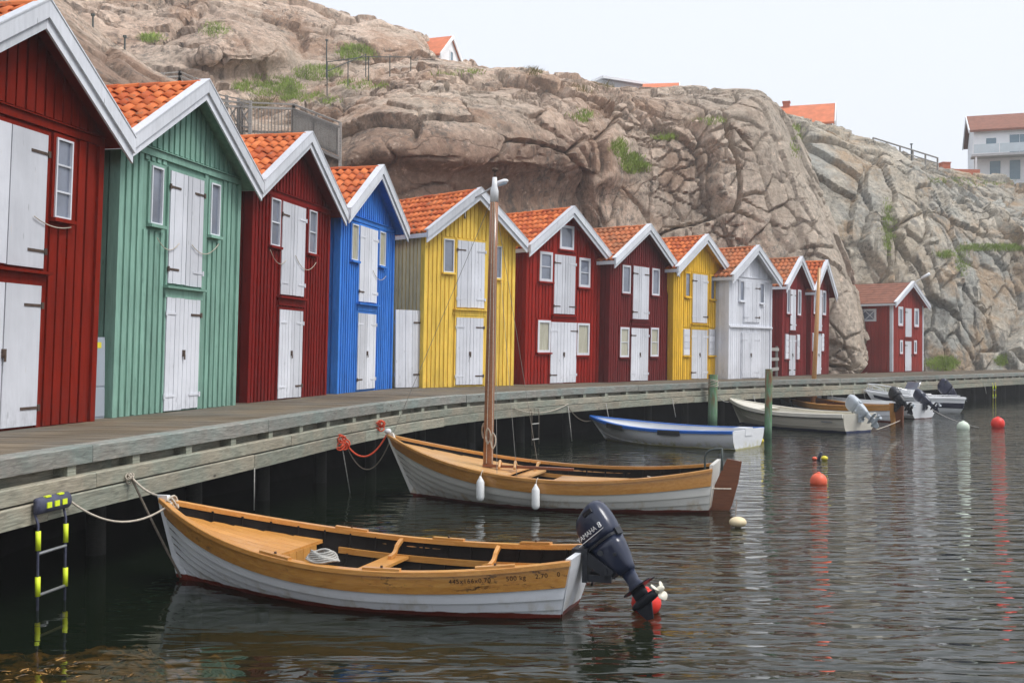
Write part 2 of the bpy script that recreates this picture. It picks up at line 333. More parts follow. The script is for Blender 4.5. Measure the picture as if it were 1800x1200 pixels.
# ------------------------------------------------------------------ numpy noise
def _h(ix, iy, iz, k):
    x = (ix * 374761393 + iy * 668265263 + iz * 2147483647 + k * 974634777) & 0xffffffff
    x = ((x ^ (x >> 13)) * 1274126177) & 0xffffffff; x = ((x ^ (x >> 16)) * 2246822519) & 0xffffffff
    return ((x ^ (x >> 15)) & 0xffffff) / float(0x1000000)
def vnoise(p, k=0):
    i = np.floor(p).astype(np.int64); f = p - i; f = f * f * (3 - 2 * f); r = 0
    for a in (0, 1):
        for b in (0, 1):
            for c in (0, 1):
                wt = (f[:, 0] if a else 1 - f[:, 0]) * (f[:, 1] if b else 1 - f[:, 1]) * (f[:, 2] if c else 1 - f[:, 2])
                r = r + wt * _h(i[:, 0] + a, i[:, 1] + b, i[:, 2] + c, k)
    return r - .5
def fbm(p, o=4, k=0):
    r, a = 0, 1.
    for q in range(o): r = r + a * vnoise(p * 2.03 ** q + 17.3 * q, k + q); a *= .5
    return r
def voronoi(p, k=0):
    i = np.floor(p).astype(np.int64); n = len(p)
    f1 = np.full(n, 9.); f2 = np.full(n, 9.); cid = np.zeros((n, 3), np.int64); cp = np.zeros((n, 3))
    for a in (-1, 0, 1):
        for b in (-1, 0, 1):
            for c in (-1, 0, 1):
                q = i + (a, b, c)
                pt = q + np.stack([_h(q[:, 0], q[:, 1], q[:, 2], k + m) for m in (1, 2, 3)], 1)
                d = np.sqrt(((p - pt) ** 2).sum(1)); nn = d < f1
                f2 = np.where(nn, f1, np.minimum(f2, d)); f1 = np.where(nn, d, f1)
                cid[nn] = q[nn]; cp[nn] = pt[nn]
    return f1, f2, cid, cp
# ================================================================== THE LAND
DZ = 1.36
tag(MB().box(-400, 400, -150, 420, -2.2, -1.9).build('seabed', 'seabed'), kind='structure')
xs = np.linspace(-400, 400, 41); ys = np.linspace(-150, 420, 31)
wm = MB(); wm.v = [(x, y, 0.) for y in ys for x in xs]
wm.f = [(j * 41 + i, j * 41 + i + 1, (j + 1) * 41 + i + 1, (j + 1) * 41 + i) for j in range(30) for i in range(40)]
tag(wm.build('water', 'water'), kind='structure')
def rock_layer(name, cols, step, mat, cell=(3.2, 3.2, 2.4), amp=.6, crack=.35, tilt=(0, 0), seed=0, extra=None, dens=None, ampf=None, vert=None):
    """a rock face through measured profiles, broken into jointed blocks"""
    px = np.array([c[0] for c in cols], float); nr = 60; prof = []
    for c in cols:
        pts = np.array([aty(c[0], a, b) for a, b in c[1]])
        d = np.r_[0, np.cumsum(np.linalg.norm(np.diff(pts, axis=0), axis=1))]; d /= d[-1]
        prof.append(np.stack([np.interp(np.linspace(0, 1, nr), d, pts[:, q]) for q in range(3)], 1))
    prof = np.array(prof)
    # resample evenly: along the row first, then up the face
    s = np.r_[0, np.cumsum(np.linalg.norm(np.diff(prof[:, nr // 3], axis=0), axis=1))]
    nu = int(s[-1] / step); su = np.linspace(0, s[-1], nu)
    def smooth_interp(y):
        m = np.gradient(y, s); i = np.clip(np.searchsorted(s, su) - 1, 0, len(s) - 2); h = s[i + 1] - s[i]; t = (su - s[i]) / h
        return (2 * t**3 - 3 * t**2 + 1) * y[i] + (t**3 - 2 * t**2 + t) * h * m[i] + (-2 * t**3 + 3 * t**2) * y[i + 1] + (t**3 - t**2) * h * m[i + 1]
    G = np.array([[smooth_interp(prof[:, r, q]) for q in range(3)] for r in range(nr)])      # nr,3,nu
    ln = np.linalg.norm(np.diff(G[:, :, nu // 2], axis=0), axis=1).sum(); nv = int(ln / step)
    tt = np.linspace(0, nr - 1, nv); i0 = np.clip(tt.astype(int), 0, nr - 2); ft = (tt - i0)[:, None, None]
    G = (G[i0] * (1 - ft) + G[i0 + 1] * ft).transpose(0, 2, 1)                               # nv,nu,3
    for _ in range(6):
        G[1:-1] = (G[:-2] + 2 * G[1:-1] + G[2:]) / 4
    du = np.gradient(G, axis=1); dv = np.gradient(G, axis=0); nrm = np.cross(du, dv); nrm /= np.linalg.norm(nrm, axis=2, keepdims=True) + 1e-9
    P = G.reshape(-1, 3); Nn = nrm.reshape(-1, 3)
    if (Nn[:, 1].mean()) > 0: Nn = -Nn
    Q = P.copy(); Q += 1.1 * np.stack([fbm(P * .17 + 5 * m, 2, seed + m) for m in range(3)], 1) + .16 * np.stack([fbm(P * .9 + 5 * m, 3, seed + 30 + m) for m in range(3)], 1)
    ca, sa = math.cos(tilt[0]), math.sin(tilt[0])
    Q = np.stack([Q[:, 0] * ca + Q[:, 2] * sa, Q[:, 1], -Q[:, 0] * sa + Q[:, 2] * ca], 1)
    disp = .8 * amp * fbm(P * .10, 2, seed + 40); tone = np.zeros(len(P))
    for sc_, am, cr, kk in ((1.75, amp, crack, 1), (.66, amp * .5, crack * .6, 2), (.26, amp * .26, crack * .4, 3)):
        cs = np.array(cell) * sc_
        f1, f2, cid, cp = voronoi(Q / cs + 31 * kk, seed + 7 * kk)
        rv = np.stack([_h(cid[:, 0], cid[:, 1], cid[:, 2], seed + 60 + m) - .5 for m in range(4)], 1)
        loc = (Q / cs + 31 * kk - cp)
        g = f2 - f1
        msk = np.clip(fbm(P * .22, 2, seed + 80 + kk) * 3.5 + (1., .40, .10)[kk - 1], .05, 1)
        if dens is not None and kk > 1: msk = msk * dens(P)
        tone += (rv[:, 3]) * (.55, .4, .3)[kk - 1] * msk
        disp += am * msk * (rv[:, 3] * 1.25 + (loc * rv[:, :3]).sum(1) * (1.2, 2.0, 2.4)[kk - 1]) * np.clip(g * (40, 24, 14)[kk - 1], 0, 1)
        disp -= cr * msk * np.exp(-(g / (.022, .036, .07)[kk - 1]) ** 2)
    if vert is not None:                                  # a set of steep joints
        cs = np.array(vert[0]); f1, f2, cid, cp = voronoi(Q / cs + 77, seed + 55); g = f2 - f1; mk = vert[2](P)
        rv = np.stack([_h(cid[:, 0], cid[:, 1], cid[:, 2], seed + 66 + m) - .5 for m in range(4)], 1)
        disp += mk * vert[1] * (rv[:, 3] + ((Q / cs + 77 - cp) * rv[:, :3]).sum(1) * 1.4) * np.clip(g * 30, 0, 1) - mk * vert[1] * 1.3 * np.exp(-(g / .03) ** 2)
        tone += rv[:, 3] * .4 * mk
    disp += .07 * fbm(P * 1.9, 5, seed + 90) + -.16 * np.abs(fbm(Q * (.25, .25, 1.6), 4, seed + 95)) - .08 * np.abs(fbm(Q * (1.1, 1.1, .35), 3, seed + 97))
    if extra is not None: disp += extra(P)
    if ampf is not None: disp = disp * ampf(P)
    P = P + Nn * disp[:, None]
    m = MB(); me = bpy.data.meshes.new(name)
    idx = np.arange(nv * nu).reshape(nv, nu)
    F = np.stack([idx[:-1, :-1], idx[:-1, 1:], idx[1:, 1:], idx[1:, :-1]], -1).reshape(-1, 4)
    me.vertices.add(len(P)); me.vertices.foreach_set('co', P.astype(np.float32).ravel())
    me.loops.add(F.size); me.loops.foreach_set('vertex_index', F.ravel().astype(np.int32))
    me.polygons.add(len(F)); me.polygons.foreach_set('loop_start', np.arange(0, F.size, 4, dtype=np.int32))
    me.update(calc_edges=True); me.validate()
    me.polygons.foreach_set('use_smooth', [True] * len(me.polygons)); me.materials.append(MAT[mat]); me.set_sharp_from_angle(angle=R(38))
    at = me.attributes.new('tone', 'FLOAT', 'POINT'); at.data.foreach_set('value', (tone + .5).astype(np.float32))
    o = link(name, me); tag(o, kind='structure'); return P
colsB = [(340, [(700, 36), (330, 38), (250, 40), (215, 44), (195, 50), (180, 60)]), (480, [(700, 37), (330, 39), (285, 40), (235, 44), (195, 50), (170, 60)]),
  (560, [(700, 38), (320, 40), (275, 41), (215, 46), (172, 52), (152, 62)]),
  (650, [(700, 39), (330, 41.2), (292, 41.2), (278, 40.3), (240, 40.6), (190, 44), (150, 50), (122, 57), (116, 66)]),
  (750, [(700, 40), (330, 42.2), (296, 42.0), (282, 41.0), (240, 41.2), (180, 43.5), (140, 48), (114, 55), (110, 66)]),
  (850, [(700, 42), (330, 44.2), (302, 43.7), (286, 42.6), (240, 42.6), (180, 44.5), (150, 49), (128, 55), (126, 68)]),
  (950, [(700, 44.5), (340, 46.4), (310, 45.8), (292, 44.9), (230, 45), (180, 46.5), (150, 50), (134, 55), (132, 70)]),
  (1050, [(700, 47.5), (350, 49.2), (325, 48.7), (308, 47.8), (250, 48), (210, 49), (172, 52), (155, 57), (153, 70)]),
  (1150, [(700, 51), (400, 52), (300, 52.5), (240, 53.5), (200, 55), (172, 57), (159, 60), (157, 74)]),
  (1250, [(700, 52.5), (400, 53.5), (300, 54.2), (220, 55.2), (180, 57), (162, 60), (161, 76)]),
  (1340, [(700, 53), (400, 54.2), (300, 55.4), (220, 56.6), (182, 58), (167, 60), (166, 76)]),
  (1380, [(700, 53), (450, 54.4), (320, 56.4), (250, 58.2), (215, 60.5), (205, 63), (205, 78)]),
  (1440, [(700, 53), (500, 54), (420, 55.6), (360, 58), (330, 62), (325, 70), (325, 80)]),
  (1490, [(700, 52.5), (600, 53), (520, 54.5), (470, 57.5), (450, 62), (445, 70), (445, 80)]),
  (1522, [(700, 52.5), (655, 53), (630, 54.5), (600, 57), (590, 62), (590, 70), (590, 80)])]
PB = rock_layer('cliff', colsB, .092, 'granite', (4.0, 3.6, 2.7), .52, .8, (.16, 0), 3, dens=lambda P: np.clip((P[:, 0] - 1.) / 7, .40, .75) + np.clip((P[:, 2] - 11.5) / 2, 0, .9) * (P[:, 0] < 6), ampf=lambda P: np.clip(1 - (P[:, 0] - 12.5) / 4, .6, 1), vert=((2.8, 3.0, 8.), .30, lambda P: np.clip((P[:, 0] - 1) / 4, 0.1, 1)))
colsC = [(1320, [(700, 64), (300, 67), (215, 72), (200, 80), (200, 95)]), (1450, [(700, 64), (400, 66), (300, 69), (245, 73), (230, 79), (230, 95)]),
  (1550, [(700, 65), (500, 66), (350, 69), (290, 72), (264, 78), (260, 95)]), (1650, [(665, 65.5), (500, 67.5), (400, 70), (335, 74), (302, 81), (299, 98)]),
  (1750, [(665, 67), (500, 70), (420, 73), (362, 78), (322, 86), (316, 104)]), (1850, [(665, 69.5), (500, 73), (420, 76), (362, 82), (324, 90), (317, 108)]),
  (2050, [(665, 76), (500, 79), (400, 84), (342, 92), (318, 102), (314, 125)]), (2400, [(665, 84), (500, 88), (400, 92), (342, 100), (318, 112), (314, 135)])]
PC = rock_layer('cliff_right', colsC, .14, 'granite_right', (2.7, 3., 6.2), .65, .5, (-.22, 0), 9, dens=lambda P: .75, vert=((2.6, 2.8, 9.), .32, lambda P: np.ones(len(P))))
colsA = [(-260, [(230, 48), (60, 54), (-60, 58), (-220, 66), (-300, 90)]), (0, [(230, 49), (120, 53), (0, 58), (-90, 66), (-130, 90)]),
  (120, [(230, 50), (120, 54), (40, 57), (-60, 65), (-100, 90)]), (260, [(230, 50), (150, 52), (100, 56), (20, 61), (-45, 68), (-62, 92)]),
  (390, [(230, 51), (150, 54), (128, 56), (100, 54.2), (60, 57), (0, 62), (-28, 68), (-36, 92)]), (470, [(210, 54), (150, 57), (130, 58.5), (100, 56.8), (60, 59), (22, 63), (0, 68), (-3, 92)]),
  (540, [(200, 56), (130, 59), (80, 61), (40, 64), (18, 68), (16, 94)]), (610, [(190, 58), (130, 60), (75, 62), (48, 66), (40, 70), (42, 96)]), (690, [(170, 60), (110, 63), (72, 65), (52, 68), (49, 72), (55, 97)]),
  (735, [(165, 61), (110, 63.5), (80, 66), (68, 70), (75, 97)]), (765, [(160, 62), (125, 64), (110, 66), (102, 70), (110, 97)]), (815, [(160, 62), (130, 64), (121, 66), (114, 70), (120, 97)]), (900, [(170, 64), (150, 66), (132, 69), (128, 73), (132, 97)])]
PA = rock_layer('hill', colsA, .16, 'granite', (4.4, 4., 3.0), .6, .7, (.1, 0), 17, dens=lambda P: 1.)
colsD = [(-260, [(400, 20), (150, 24), (-60, 27), (-200, 31), (-230, 42)]), (40, [(400, 21), (150, 25), (30, 28), (-20, 32), (-35, 44)]), (100, [(400, 22), (140, 26), (45, 29), (14, 33), (4, 44)]),
  (170, [(400, 23), (150, 27), (88, 30), (72, 33), (66, 44)]), (230, [(400, 25), (165, 28), (128, 31), (114, 34), (110, 44)]), (290, [(400, 27), (180, 29), (155, 32), (146, 36), (146, 46)]), (360, [(400, 29), (210, 32), (185, 36), (180, 46)])]
PD = rock_layer('rock_mound', colsD, .14, 'granite', (5., 5., 4.), .35, .35, (.3, 0), 23)
# level ground between the rock and the houses, and the quay under the boardwalk
FRONT = [(-5.6, 1.0), (-5.0, 5.5), (-4.44, 9.39), (-4.01, 11.74), (-3.45, 14.62), (-2.83, 17.96), (-1.75, 22.0), (.01, 25.9), (3.25, 30.81), (7.68, 36.46), (15.05, 43.85), (27.75, 58.0), (45, 77)]
def catmull(P, n=24):
    P = [Vector(p) for p in P]; P = [P[0] * 2 - P[1]] + P + [P[-1] * 2 - P[-2]]; o = []
    for i in range(1, len(P) - 2):
        for j in range(n):
            t = j / n; a, b, c, d = P[i - 1:i + 3]
            o.append(.5 * ((2 * b) + (c - a) * t + (2 * a - 5 * b + 4 * c - d) * t * t + (3 * b - a - 3 * c + d) * t ** 3))
    return o + [P[-2]]
fl = catmull(FRONT); acc = [0.]
for a, b in zip(fl, fl[1:]): acc.append(acc[-1] + (b - a).length)
FLEN = acc[-1]; fx = [p.x for p in fl]; fy = [p.y for p in fl]
def front(s):                             # point and landward normal on the quay edge
    p = Vector((np.interp(s, acc, fx), np.interp(s, acc, fy))); q = Vector((np.interp(s + .15, acc, fx), np.interp(s + .15, acc, fy))); r = Vector((np.interp(s - .15, acc, fx), np.interp(s - .15, acc, fy)))
    d = (q - r).normalized(); return p, Vector((-d.y, d.x)), d
def off(s, o, z):
    p, n, d = front(s); p = p + n * o; return Vector((p.x, p.y, z))
S = np.arange(0, FLEN, .5)
g = MB(); g.v = [tuple(off(s, 2.6, 1.2)) for s in S] + [tuple(off(s, 16, 1.2)) for s in S]; n_ = len(S)
g.f = [(i, i + 1, n_ + i + 1, n_ + i) for i in range(n_ - 1)]
tag(g.build('ground', 'ground'), kind='structure')
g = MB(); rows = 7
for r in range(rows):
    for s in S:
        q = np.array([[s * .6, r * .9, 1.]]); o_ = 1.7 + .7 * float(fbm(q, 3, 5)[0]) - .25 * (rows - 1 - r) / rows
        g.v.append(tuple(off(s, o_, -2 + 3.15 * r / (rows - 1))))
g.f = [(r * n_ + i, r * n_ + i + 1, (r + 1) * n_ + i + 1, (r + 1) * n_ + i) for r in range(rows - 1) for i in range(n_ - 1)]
tag(g.build('quay_wall', 'shade_rock', smooth=True), kind='structure')
# ------------------------------------------------------------------ boardwalk
bw = tag(empty('boardwalk', (0, 0, 0)), 'long grey timber boardwalk running in front of the boathouses', kind='structure')
pk = MB(); s = 0.
while s < FLEN - .2:
    a, b = s + .004, s + .126
    z = DZ - .004 * random.random(); d0 = -.0 + .01 * random.random()
    c = [off(a, d0, z - .04), off(b, d0, z - .04), off(b, 4.6, z - .04), off(a, 4.6, z - .04)]
    pk.hexa(c + [x + Vector((0, 0, .04)) for x in c]); s += .13
tag(pk.build('deck_plank', 'deck', bw), kind='stuff')
def run(name, o0, o1, z0, z1, mat, seg, jit=.006, gap=.004):
    s = .0; k = 0
    while s < FLEN - .3:
        e = min(s + seg * (.9 + .2 * random.random()), FLEN - .2); nn = max(2, int((e - s) / .8)); j = random.uniform(-jit, jit); m = MB(); rings = []
        mid = off((s + e) / 2, 0, 0); d = front((s + e) / 2)[2]; ang = math.atan2(d.y, d.x); ci, si = math.cos(-ang), math.sin(-ang)
        for i in range(nn + 1):
            t = s + gap + (e - s - 2 * gap) * i / nn
            rings.append([off(t, o0 + j, z0 + j), off(t, o1 + j, z0 + j), off(t, o1 + j, z1 + j - .012), off(t, o1 + j - .0, z1 + j), off(t, o0 + j + .012, z1 + j), off(t, o0 + j, z1 + j - .012)])
        m.loft(rings); m.map(lambda x, y, z: ((x - mid.x) * ci - (y - mid.y) * si, (x - mid.x) * si + (y - mid.y) * ci, z))
        o = m.build(name, mat, bw, loc=mid); o.rotation_euler[2] = ang
        s = e
run('curb_beam', -.12, .10, DZ - .16, DZ + .006, 'curb_timber', 4.6)
run('back_beam', .06, .14, DZ - .30, DZ - .175, 'beam_timber', 5.2)
run('fascia_beam', -.16, -.06, DZ - .40, DZ - .255, 'beam_timber', 5.0)
run('fascia_beam', -.17, -.05, DZ - .60, DZ - .418, 'beam_timber', 4.3)
s = 1.3
while s < FLEN - 1:
    p, n, d = front(s); m = MB().box(-.07, .07, -.055, .12, -.094, 0); o = m.build('spacer_block', 'beam_timber', bw, loc=(p.x + n.x * -.04, p.y + n.y * -.04, DZ - .161)); o.rotation_euler[2] = math.atan2(d.y, d.x); s += 1.16
s = 2.0
while s < FLEN - 1:
    for o_ in (.75,):
        p = off(s, o_, -1.95); MB().lathe([(.11, 0), (.115, 1.5), (.105, 3.05)], 10).build('pile', 'pile_timber', bw, True, loc=p)
    s += 2.3
# ================================================================== THE BOATHOUSES
def tile_mesh(mat, wdt=.225, ln=.37, seg=7):
    """one S-shaped clay pantile: x along the ridge, y up the slope"""
    m = MB(); top = []; bot = []
    for i in range(seg):
        t = i / (seg - 1); z = .030 * math.sin(t * 2 * math.pi * .95 + .4) + .012
        top.append((t * wdt, z)); bot.append((t * wdt, z - .016))
    ring = top + bot[::-1]
    m.loft([[(x, 0, z + .030) for x, z in ring], [(x, ln, z) for x, z in ring]])
    me = bpy.data.meshes.new('roof_tile'); me.from_pydata(m.v, [], m.f); me.update(); me.materials.append(MAT[mat])
    for p in me.polygons: p.use_smooth = len(p.vertices) == 4
    return me
TILE = {k: tile_mesh(k) for k in ('tile', 'old_tile')}
def ridge_mesh(mat):
    m = MB(); n = 7
    def arc(r, y): return [(y, r * math.cos(math.pi * i / (n - 1)), r * math.sin(math.pi * i / (n - 1)) * .75) for i in range(n)] + [(y, r * .82 * math.cos(math.pi * i / (n - 1)), r * .82 * .75 * math.sin(math.pi * i / (n - 1)) - .01) for i in reversed(range(n))]
    m.loft([arc(.12, 0), arc(.105, .40)])
    me = bpy.data.meshes.new('ridge_tile'); me.from_pydata(m.v, [], m.f); me.update(); me.materials.append(MAT[mat]); return me
RIDGE = {k: ridge_mesh(k) for k in ('tile', 'old_tile')}
def roof_frame(w, hp, ht, ov):
    """left slope: point at eave, unit vector up the slope, length, slope angle"""
    e = Vector((-ov, 0, ht)); a = Vector((w / 2, 0, hp)); return e, (a - e).normalized(), (a - e).length
def house(L, ang, w, he_tip, hp, D, k, paintk, label, doors, wins, beam=None, tilek='tile', ind=0, trim='trim_white', side=None, plank=(.105, .18), ovf=.30, ovs=.24,
          joint=True, corner=None, barge=.25, fl_lean=0., shutters=(), side_full=1.6, name='boathouse', side_mat=None, lower_sill=True, pl_t=.026, bmat=None):
    sh = lambda x, y, z: (x + k * z, y, z)
    root = empty(name, (L[0], L[1], DZ), R(ang), label, 'boathouse', 'boathouses along the boardwalk')
    ht = he_tip + barge * .95                       # top of the roof at its outer edge
    e, us, sl_ = roof_frame(w, hp, ht, ovs); slope = (hp - ht) / (w / 2 + ovs)
    rl = lambda x: hp - abs(x - w / 2) * slope - .10  # underside of the roof
    eh = rl(0)
    P = paintk
    # walls
    m = MB(); a = [(0, 0, -.15), (w, 0, -.15), (w, 0, eh), (w / 2, 0, rl(w / 2)), (0, 0, eh)]
    m.loft([a, [(x, D, z) for x, _, z in a]]); m.map(sh)
    wall = m.build('wall', P, root)
    holes = [(d[0], d[1], d[2], d[3]) for d in doors] + [(q[0], q[1], q[2], q[3]) for q in wins] + [(q[0], q[1], q[2], q[3]) for q in shutters]
    pw, sp = plank
    if beam:
        m = MB().box(-.01, w + .01, -.045, -.001, beam - .07, beam + .035).map(sh); m.build('beam', P, root)
        m = MB().hexa([(-.02, -.075, beam + .037), (w + .02, -.075, beam + .037), (w + .02, -.001, beam + .05), (-.02, -.001, beam + .05), (-.02, -.075, beam + .05), (w + .02, -.075, beam + .05), (w + .02, -.001, beam + .075), (-.02, -.001, beam + .075)]).map(sh); m.build('drip_board', P, root)
    n = int((w - .16) / sp); x0 = (w - (n - 1) * sp) / 2
    for i in range(n):                              # the vertical boards of the gable front
        xc = x0 + i * sp + random.uniform(-.006, .006); a, b = xc - pw / 2, xc + pw / 2; t = pl_t + random.uniform(-.004, .004)
        zt = (rl(a) - .005, rl(b) - .005); cuts = []
        for (u0, u1, z0, z1) in holes:
            if a < u1 + .05 and b > u0 - .05: cuts.append((z0 - .10, z1 + .07))
        if beam: cuts.append((beam - .075, beam + .08))
        cuts.sort(); lo = .0 + random.uniform(0, .015); segs = []
        for c0, c1 in cuts:
            if c0 - lo > .06: segs.append((lo, c0))
            lo = max(lo, c1)
        segs.append((lo, None))
        for c0, c1 in segs:
            if c1 is None and min(zt) - c0 < .03: continue
            za, zb = (c1, c1) if c1 is not None else zt
            if c1 is not None and c1 > min(zt): za, zb = zt
            m = MB().hexa([(a, -t, c0), (b, -t, c0), (b, -.001, c0), (a, -.001, c0), (a, -t, za), (b, -t, zb), (b, -.001, zb), (a, -.001, za)]).map(sh)
            m.build('plank', P, wall)
    for a, b in ((-.035, .075), (w - .075, w + .035)):  # corner boards
        m = MB().box(a, b, -.042, .0 if a > 0 else .12, 0, rl(0) - .03).map(sh) if not (a > 0) else MB().box(a, b, -.042, .12, 0, rl(w) - .03).map(sh)
        m.build('corner_board', corner or P, root)
    yy = .2                                          # boards of the side wall that faces the viewer
    while yy < min(side_full, D - .1):
        t = pl_t; m = MB().box(-t, -.001, yy - pw / 2, yy + pw / 2, 0, eh - .05).map(sh); m.build('plank', side_mat or P, wall); yy += sp
    # roof
    roof = MB()
    for sg in (-1, 1):
        ex = -ovs if sg < 0 else w + ovs; c = []
        for y in (-ovf, D + .2):
            c.append([(ex, y, ht - .085), (w / 2, y, hp - .085), (w / 2, y, hp - .03), (ex, y, ht - .03)])
        roof.loft(c)
    roof.map(sh); ro = roof.build('roof', P, root)
    nc = int((sl_ - .02) / .305); cols_ = int((D + .2 + ovf) / .2); st = (sl_ - .05) / nc
    far = MB(); src = TILE.get(tilek)
    if tilek == 'shingle':
        for sg in (0, 1):
            for r in range(9):
                q = sl_ * r / 9; q2 = sl_ * (r + 1) / 9 + .02
                pts = []
                for qq, dz in ((q, .018), (q2, .004)):
                    p = e + us * qq; pts.append((p.x, p.z + dz))
                c = [(pts[0][0], -ovf, pts[0][1] - .03), (pts[1][0], -ovf, pts[1][1] - .03), (pts[1][0], -ovf, pts[1][1]), (pts[0][0], -ovf, pts[0][1])]
                if sg: c = [(w - x, y, z) for x, y, z in c]
                far.loft([c, [(x, D + .2, z) for x, y, z in c]])
        tag(far.map(sh).build('shingles', 'shingle', ro), kind='stuff')
    else:
        nrm = Vector((-us.z, 0, us.x))
        for sg in (0, 1):
            for r in range(nc):
                for c in range(cols_):
                    p = e + us * (r * st) + nrm * (-.012); y = -ovf + .03 + c * .2
                    # local tile axes: x -> along the ridge (house y), y -> up the slope
                    X = Vector((0, 1, 0)); Y = us.copy(); Z = nrm.copy(); o_ = Vector((p.x, y, p.z))
                    if sg: X = Vector((0, -1, 0)); Y = Vector((-us.x, 0, us.z)); Z = Vector((us.z, 0, us.x)); o_ = Vector((w - p.x, y + .22, p.z))
                    if not sg: X, o_ = -X, o_ + Vector((0, .22, 0))
                    if not sg: Z = X.cross(Y)
                    else: X = -X; o_ -= Vector((0, .22, 0)); Z = X.cross(Y)
                    M = Matrix(((X.x, Y.x, Z.x, o_.x + k * o_.z), (X.y, Y.y, Z.y, o_.y), (X.z, Y.z, Z.z, o_.z), (0, 0, 0, 1)))
                    jit = Matrix.Rotation(random.gauss(0, .026), 4, 'Z') @ Matrix.Rotation(random.gauss(0, .016), 4, 'X') @ Matrix.Translation((random.gauss(0, .006), random.gauss(0, .010) - (.05 if random.random() < .02 else 0), 0))
                    if sg == 0 and c < ind:
                        o = link('roof_tile', src, ro); o.matrix_local = M @ jit
                    else:
                        MM = M @ jit; far.add([MM @ v.co for v in src.vertices], [tuple(q.vertices) for q in src.polygons])
        tag(far.build('roof_tiles', tilek, ro, True), kind='stuff')
        y = -ovf + .05; i = 0
        while y < D:
            p = Vector((w / 2 + k * hp, y, hp - .035))
            o = link('ridge_tile', RIDGE[tilek], ro); o.location = p; o.rotation_euler = (random.gauss(0, .03), random.gauss(0, .02), R(90)); y += .36; i += 1
            if i > 16: break
    # bargeboards with a cap strip
    for sg in (0, 1):
        A = Vector((-ovs - .02, 0, ht)); B = Vector((w / 2, 0, hp)); bw_ = barge
        def bb(y0, y1, up0, dn, nm, mt):
            q = [(A.x, A.z + up0), (A.x, A.z - dn), (B.x, B.z - dn), (B.x, B.z + up0)]
            if sg: q = [(w - x, z) for x, z in q][::-1]
            MB().loft([[(x, y1, z) for x, z in q], [(x, y0, z) for x, z in q]]).map(sh).build(nm, mt, root)
        f_ = math.sqrt(1 + slope ** 2)
        bb(-ovf - .03, -ovf, .035, bw_ * f_ * .92, 'bargeboard', trim)
        bb(-ovf - .065, -ovf - .0305, .05, bw_ * .5 * f_, 'barge_cap', trim)
        bb(-ovf - .075, -ovf + .09, .075, -.052, 'verge_strip', trim)
    # eaves board along the side that shows
    MB().box(-ovs - .03, -ovs, -ovf, D, ht - .13, ht - .02).map(sh).build('eaves_board', trim, root)
    # doors
    for d in doors:
        u0, u1, z0, z1 = d[:4]; opt = d[4] if len(d) > 4 else {}
        dm = opt.get('mat', 'door_white')
        fr_ = MB()
        for a, b, c, dd in ((u0 - .05, u0 - .004, z0, z1 + .05), (u1 + .004, u1 + .05, z0, z1 + .05), (u0 - .004, u1 + .004, z1 + .004, z1 + .05)): fr_.box(a, b, -.04, -.001, c, dd)
        door = fr_.map(sh).build('door', P, root)
        leaves = opt.get('leaves', 2); lw = (u1 - u0) / leaves
        for i in range(leaves):
            a = u0 + i * lw + .006; b = a + lw - .012; nb = opt.get('boards', 4); leaf = MB(); bw2 = (b - a) / nb; sl2 = random.uniform(0, .012)
            for j in range(nb): leaf.box(a + j * bw2 + .004, a + (j + 1) * bw2 - .004, -.052 + random.uniform(-.005, .003), -.012, z0 + .015 + sl2 + random.uniform(0, .008), z1)
            leaf.box(a + .003, b - .003, -.034, -.010, z0 + .03 + sl2, z1 - .01).map(sh).build('door_leaf', dm, door)
            for zz in (z0 + (z1 - z0) * .14, z0 + (z1 - z0) * .86):
                x_ = a - .015 if i == 0 else b + .015; dr = 1 if i == 0 else -1; ln = min(.34, lw * .6)
                MB().box(*sorted((x_, x_ + dr * ln)), -.062, -.053, zz - .017, zz + .017).box(*sorted((x_ - dr * .025, x_ + dr * .02)), -.07, -.053, zz - .04, zz + .04).map(sh).build('hinge', 'iron' if random.random() < opt.get('rust', .4) else dm, door)
        if z0 < .2: MB().box(u0 + lw - .03, u0 + lw + .03, -.08, -.055, .85, .95).box(u0 + lw - .018, u0 + lw + .018, -.09, -.081, .80, .88).map(sh).build('padlock', 'iron', door)
        if z0 > .5 and lower_sill:                  # rail and drip board between the two doors
            MB().box(u0 - .06, u1 + .06, -.05, -.001, z0 - .19, z0 - .05).map(sh).build('rail', P, root)
            MB().box(u0 - .10, u1 + .10, -.12, -.001, z0 - .05, z0 - .015).map(sh).build('drip_board', P, root)
    # windows
    for q in wins:
        u0, u1, z0, z1 = q[:4]; opt = q[4] if len(q) > 4 else {}
        wf = MB(); fm = opt.get('frame', 'trim_white'); t_ = opt.get('t', .027); y0 = -.055
        for a, b, c, d in ((u0, u0 + t_, z0, z1), (u1 - t_, u1, z0, z1), (u0 + t_, u1 - t_, z0, z0 + t_), (u0 + t_, u1 - t_, z1 - t_, z1)): wf.box(a, b, y0, -.001, c, d)
        win = wf.map(sh).build('window', fm, root)
        nb_ = max(opt.get('bars', 2), 1)
        for b in range(nb_):
            za, zb = z0 + t_ if b == 0 else z0 + (z1 - z0) * b / nb_ + .002, z1 - t_ if b == nb_ - 1 else z0 + (z1 - z0) * (b + 1) / nb_ - .002; MB().box(u0 + t_, u1 - t_, -.02 + random.uniform(-.003, .003), -.004, za, zb).map(sh).build('pane', opt.get('pane', 'pane'), win)
        for b in range(1, opt.get('bars', 2)):
            zz = z0 + (z1 - z0) * b / opt.get('bars', 2); MB().box(u0 + t_, u1 - t_, -.045, -.021, zz - .012, zz + .012).map(sh).build('glazing_bar', fm, win)
        MB().box(u0 - .05, u1 + .05, -.10, -.001, z0 - .05, z0 - .003).map(sh).build('sill', opt.get('sill', P), win)
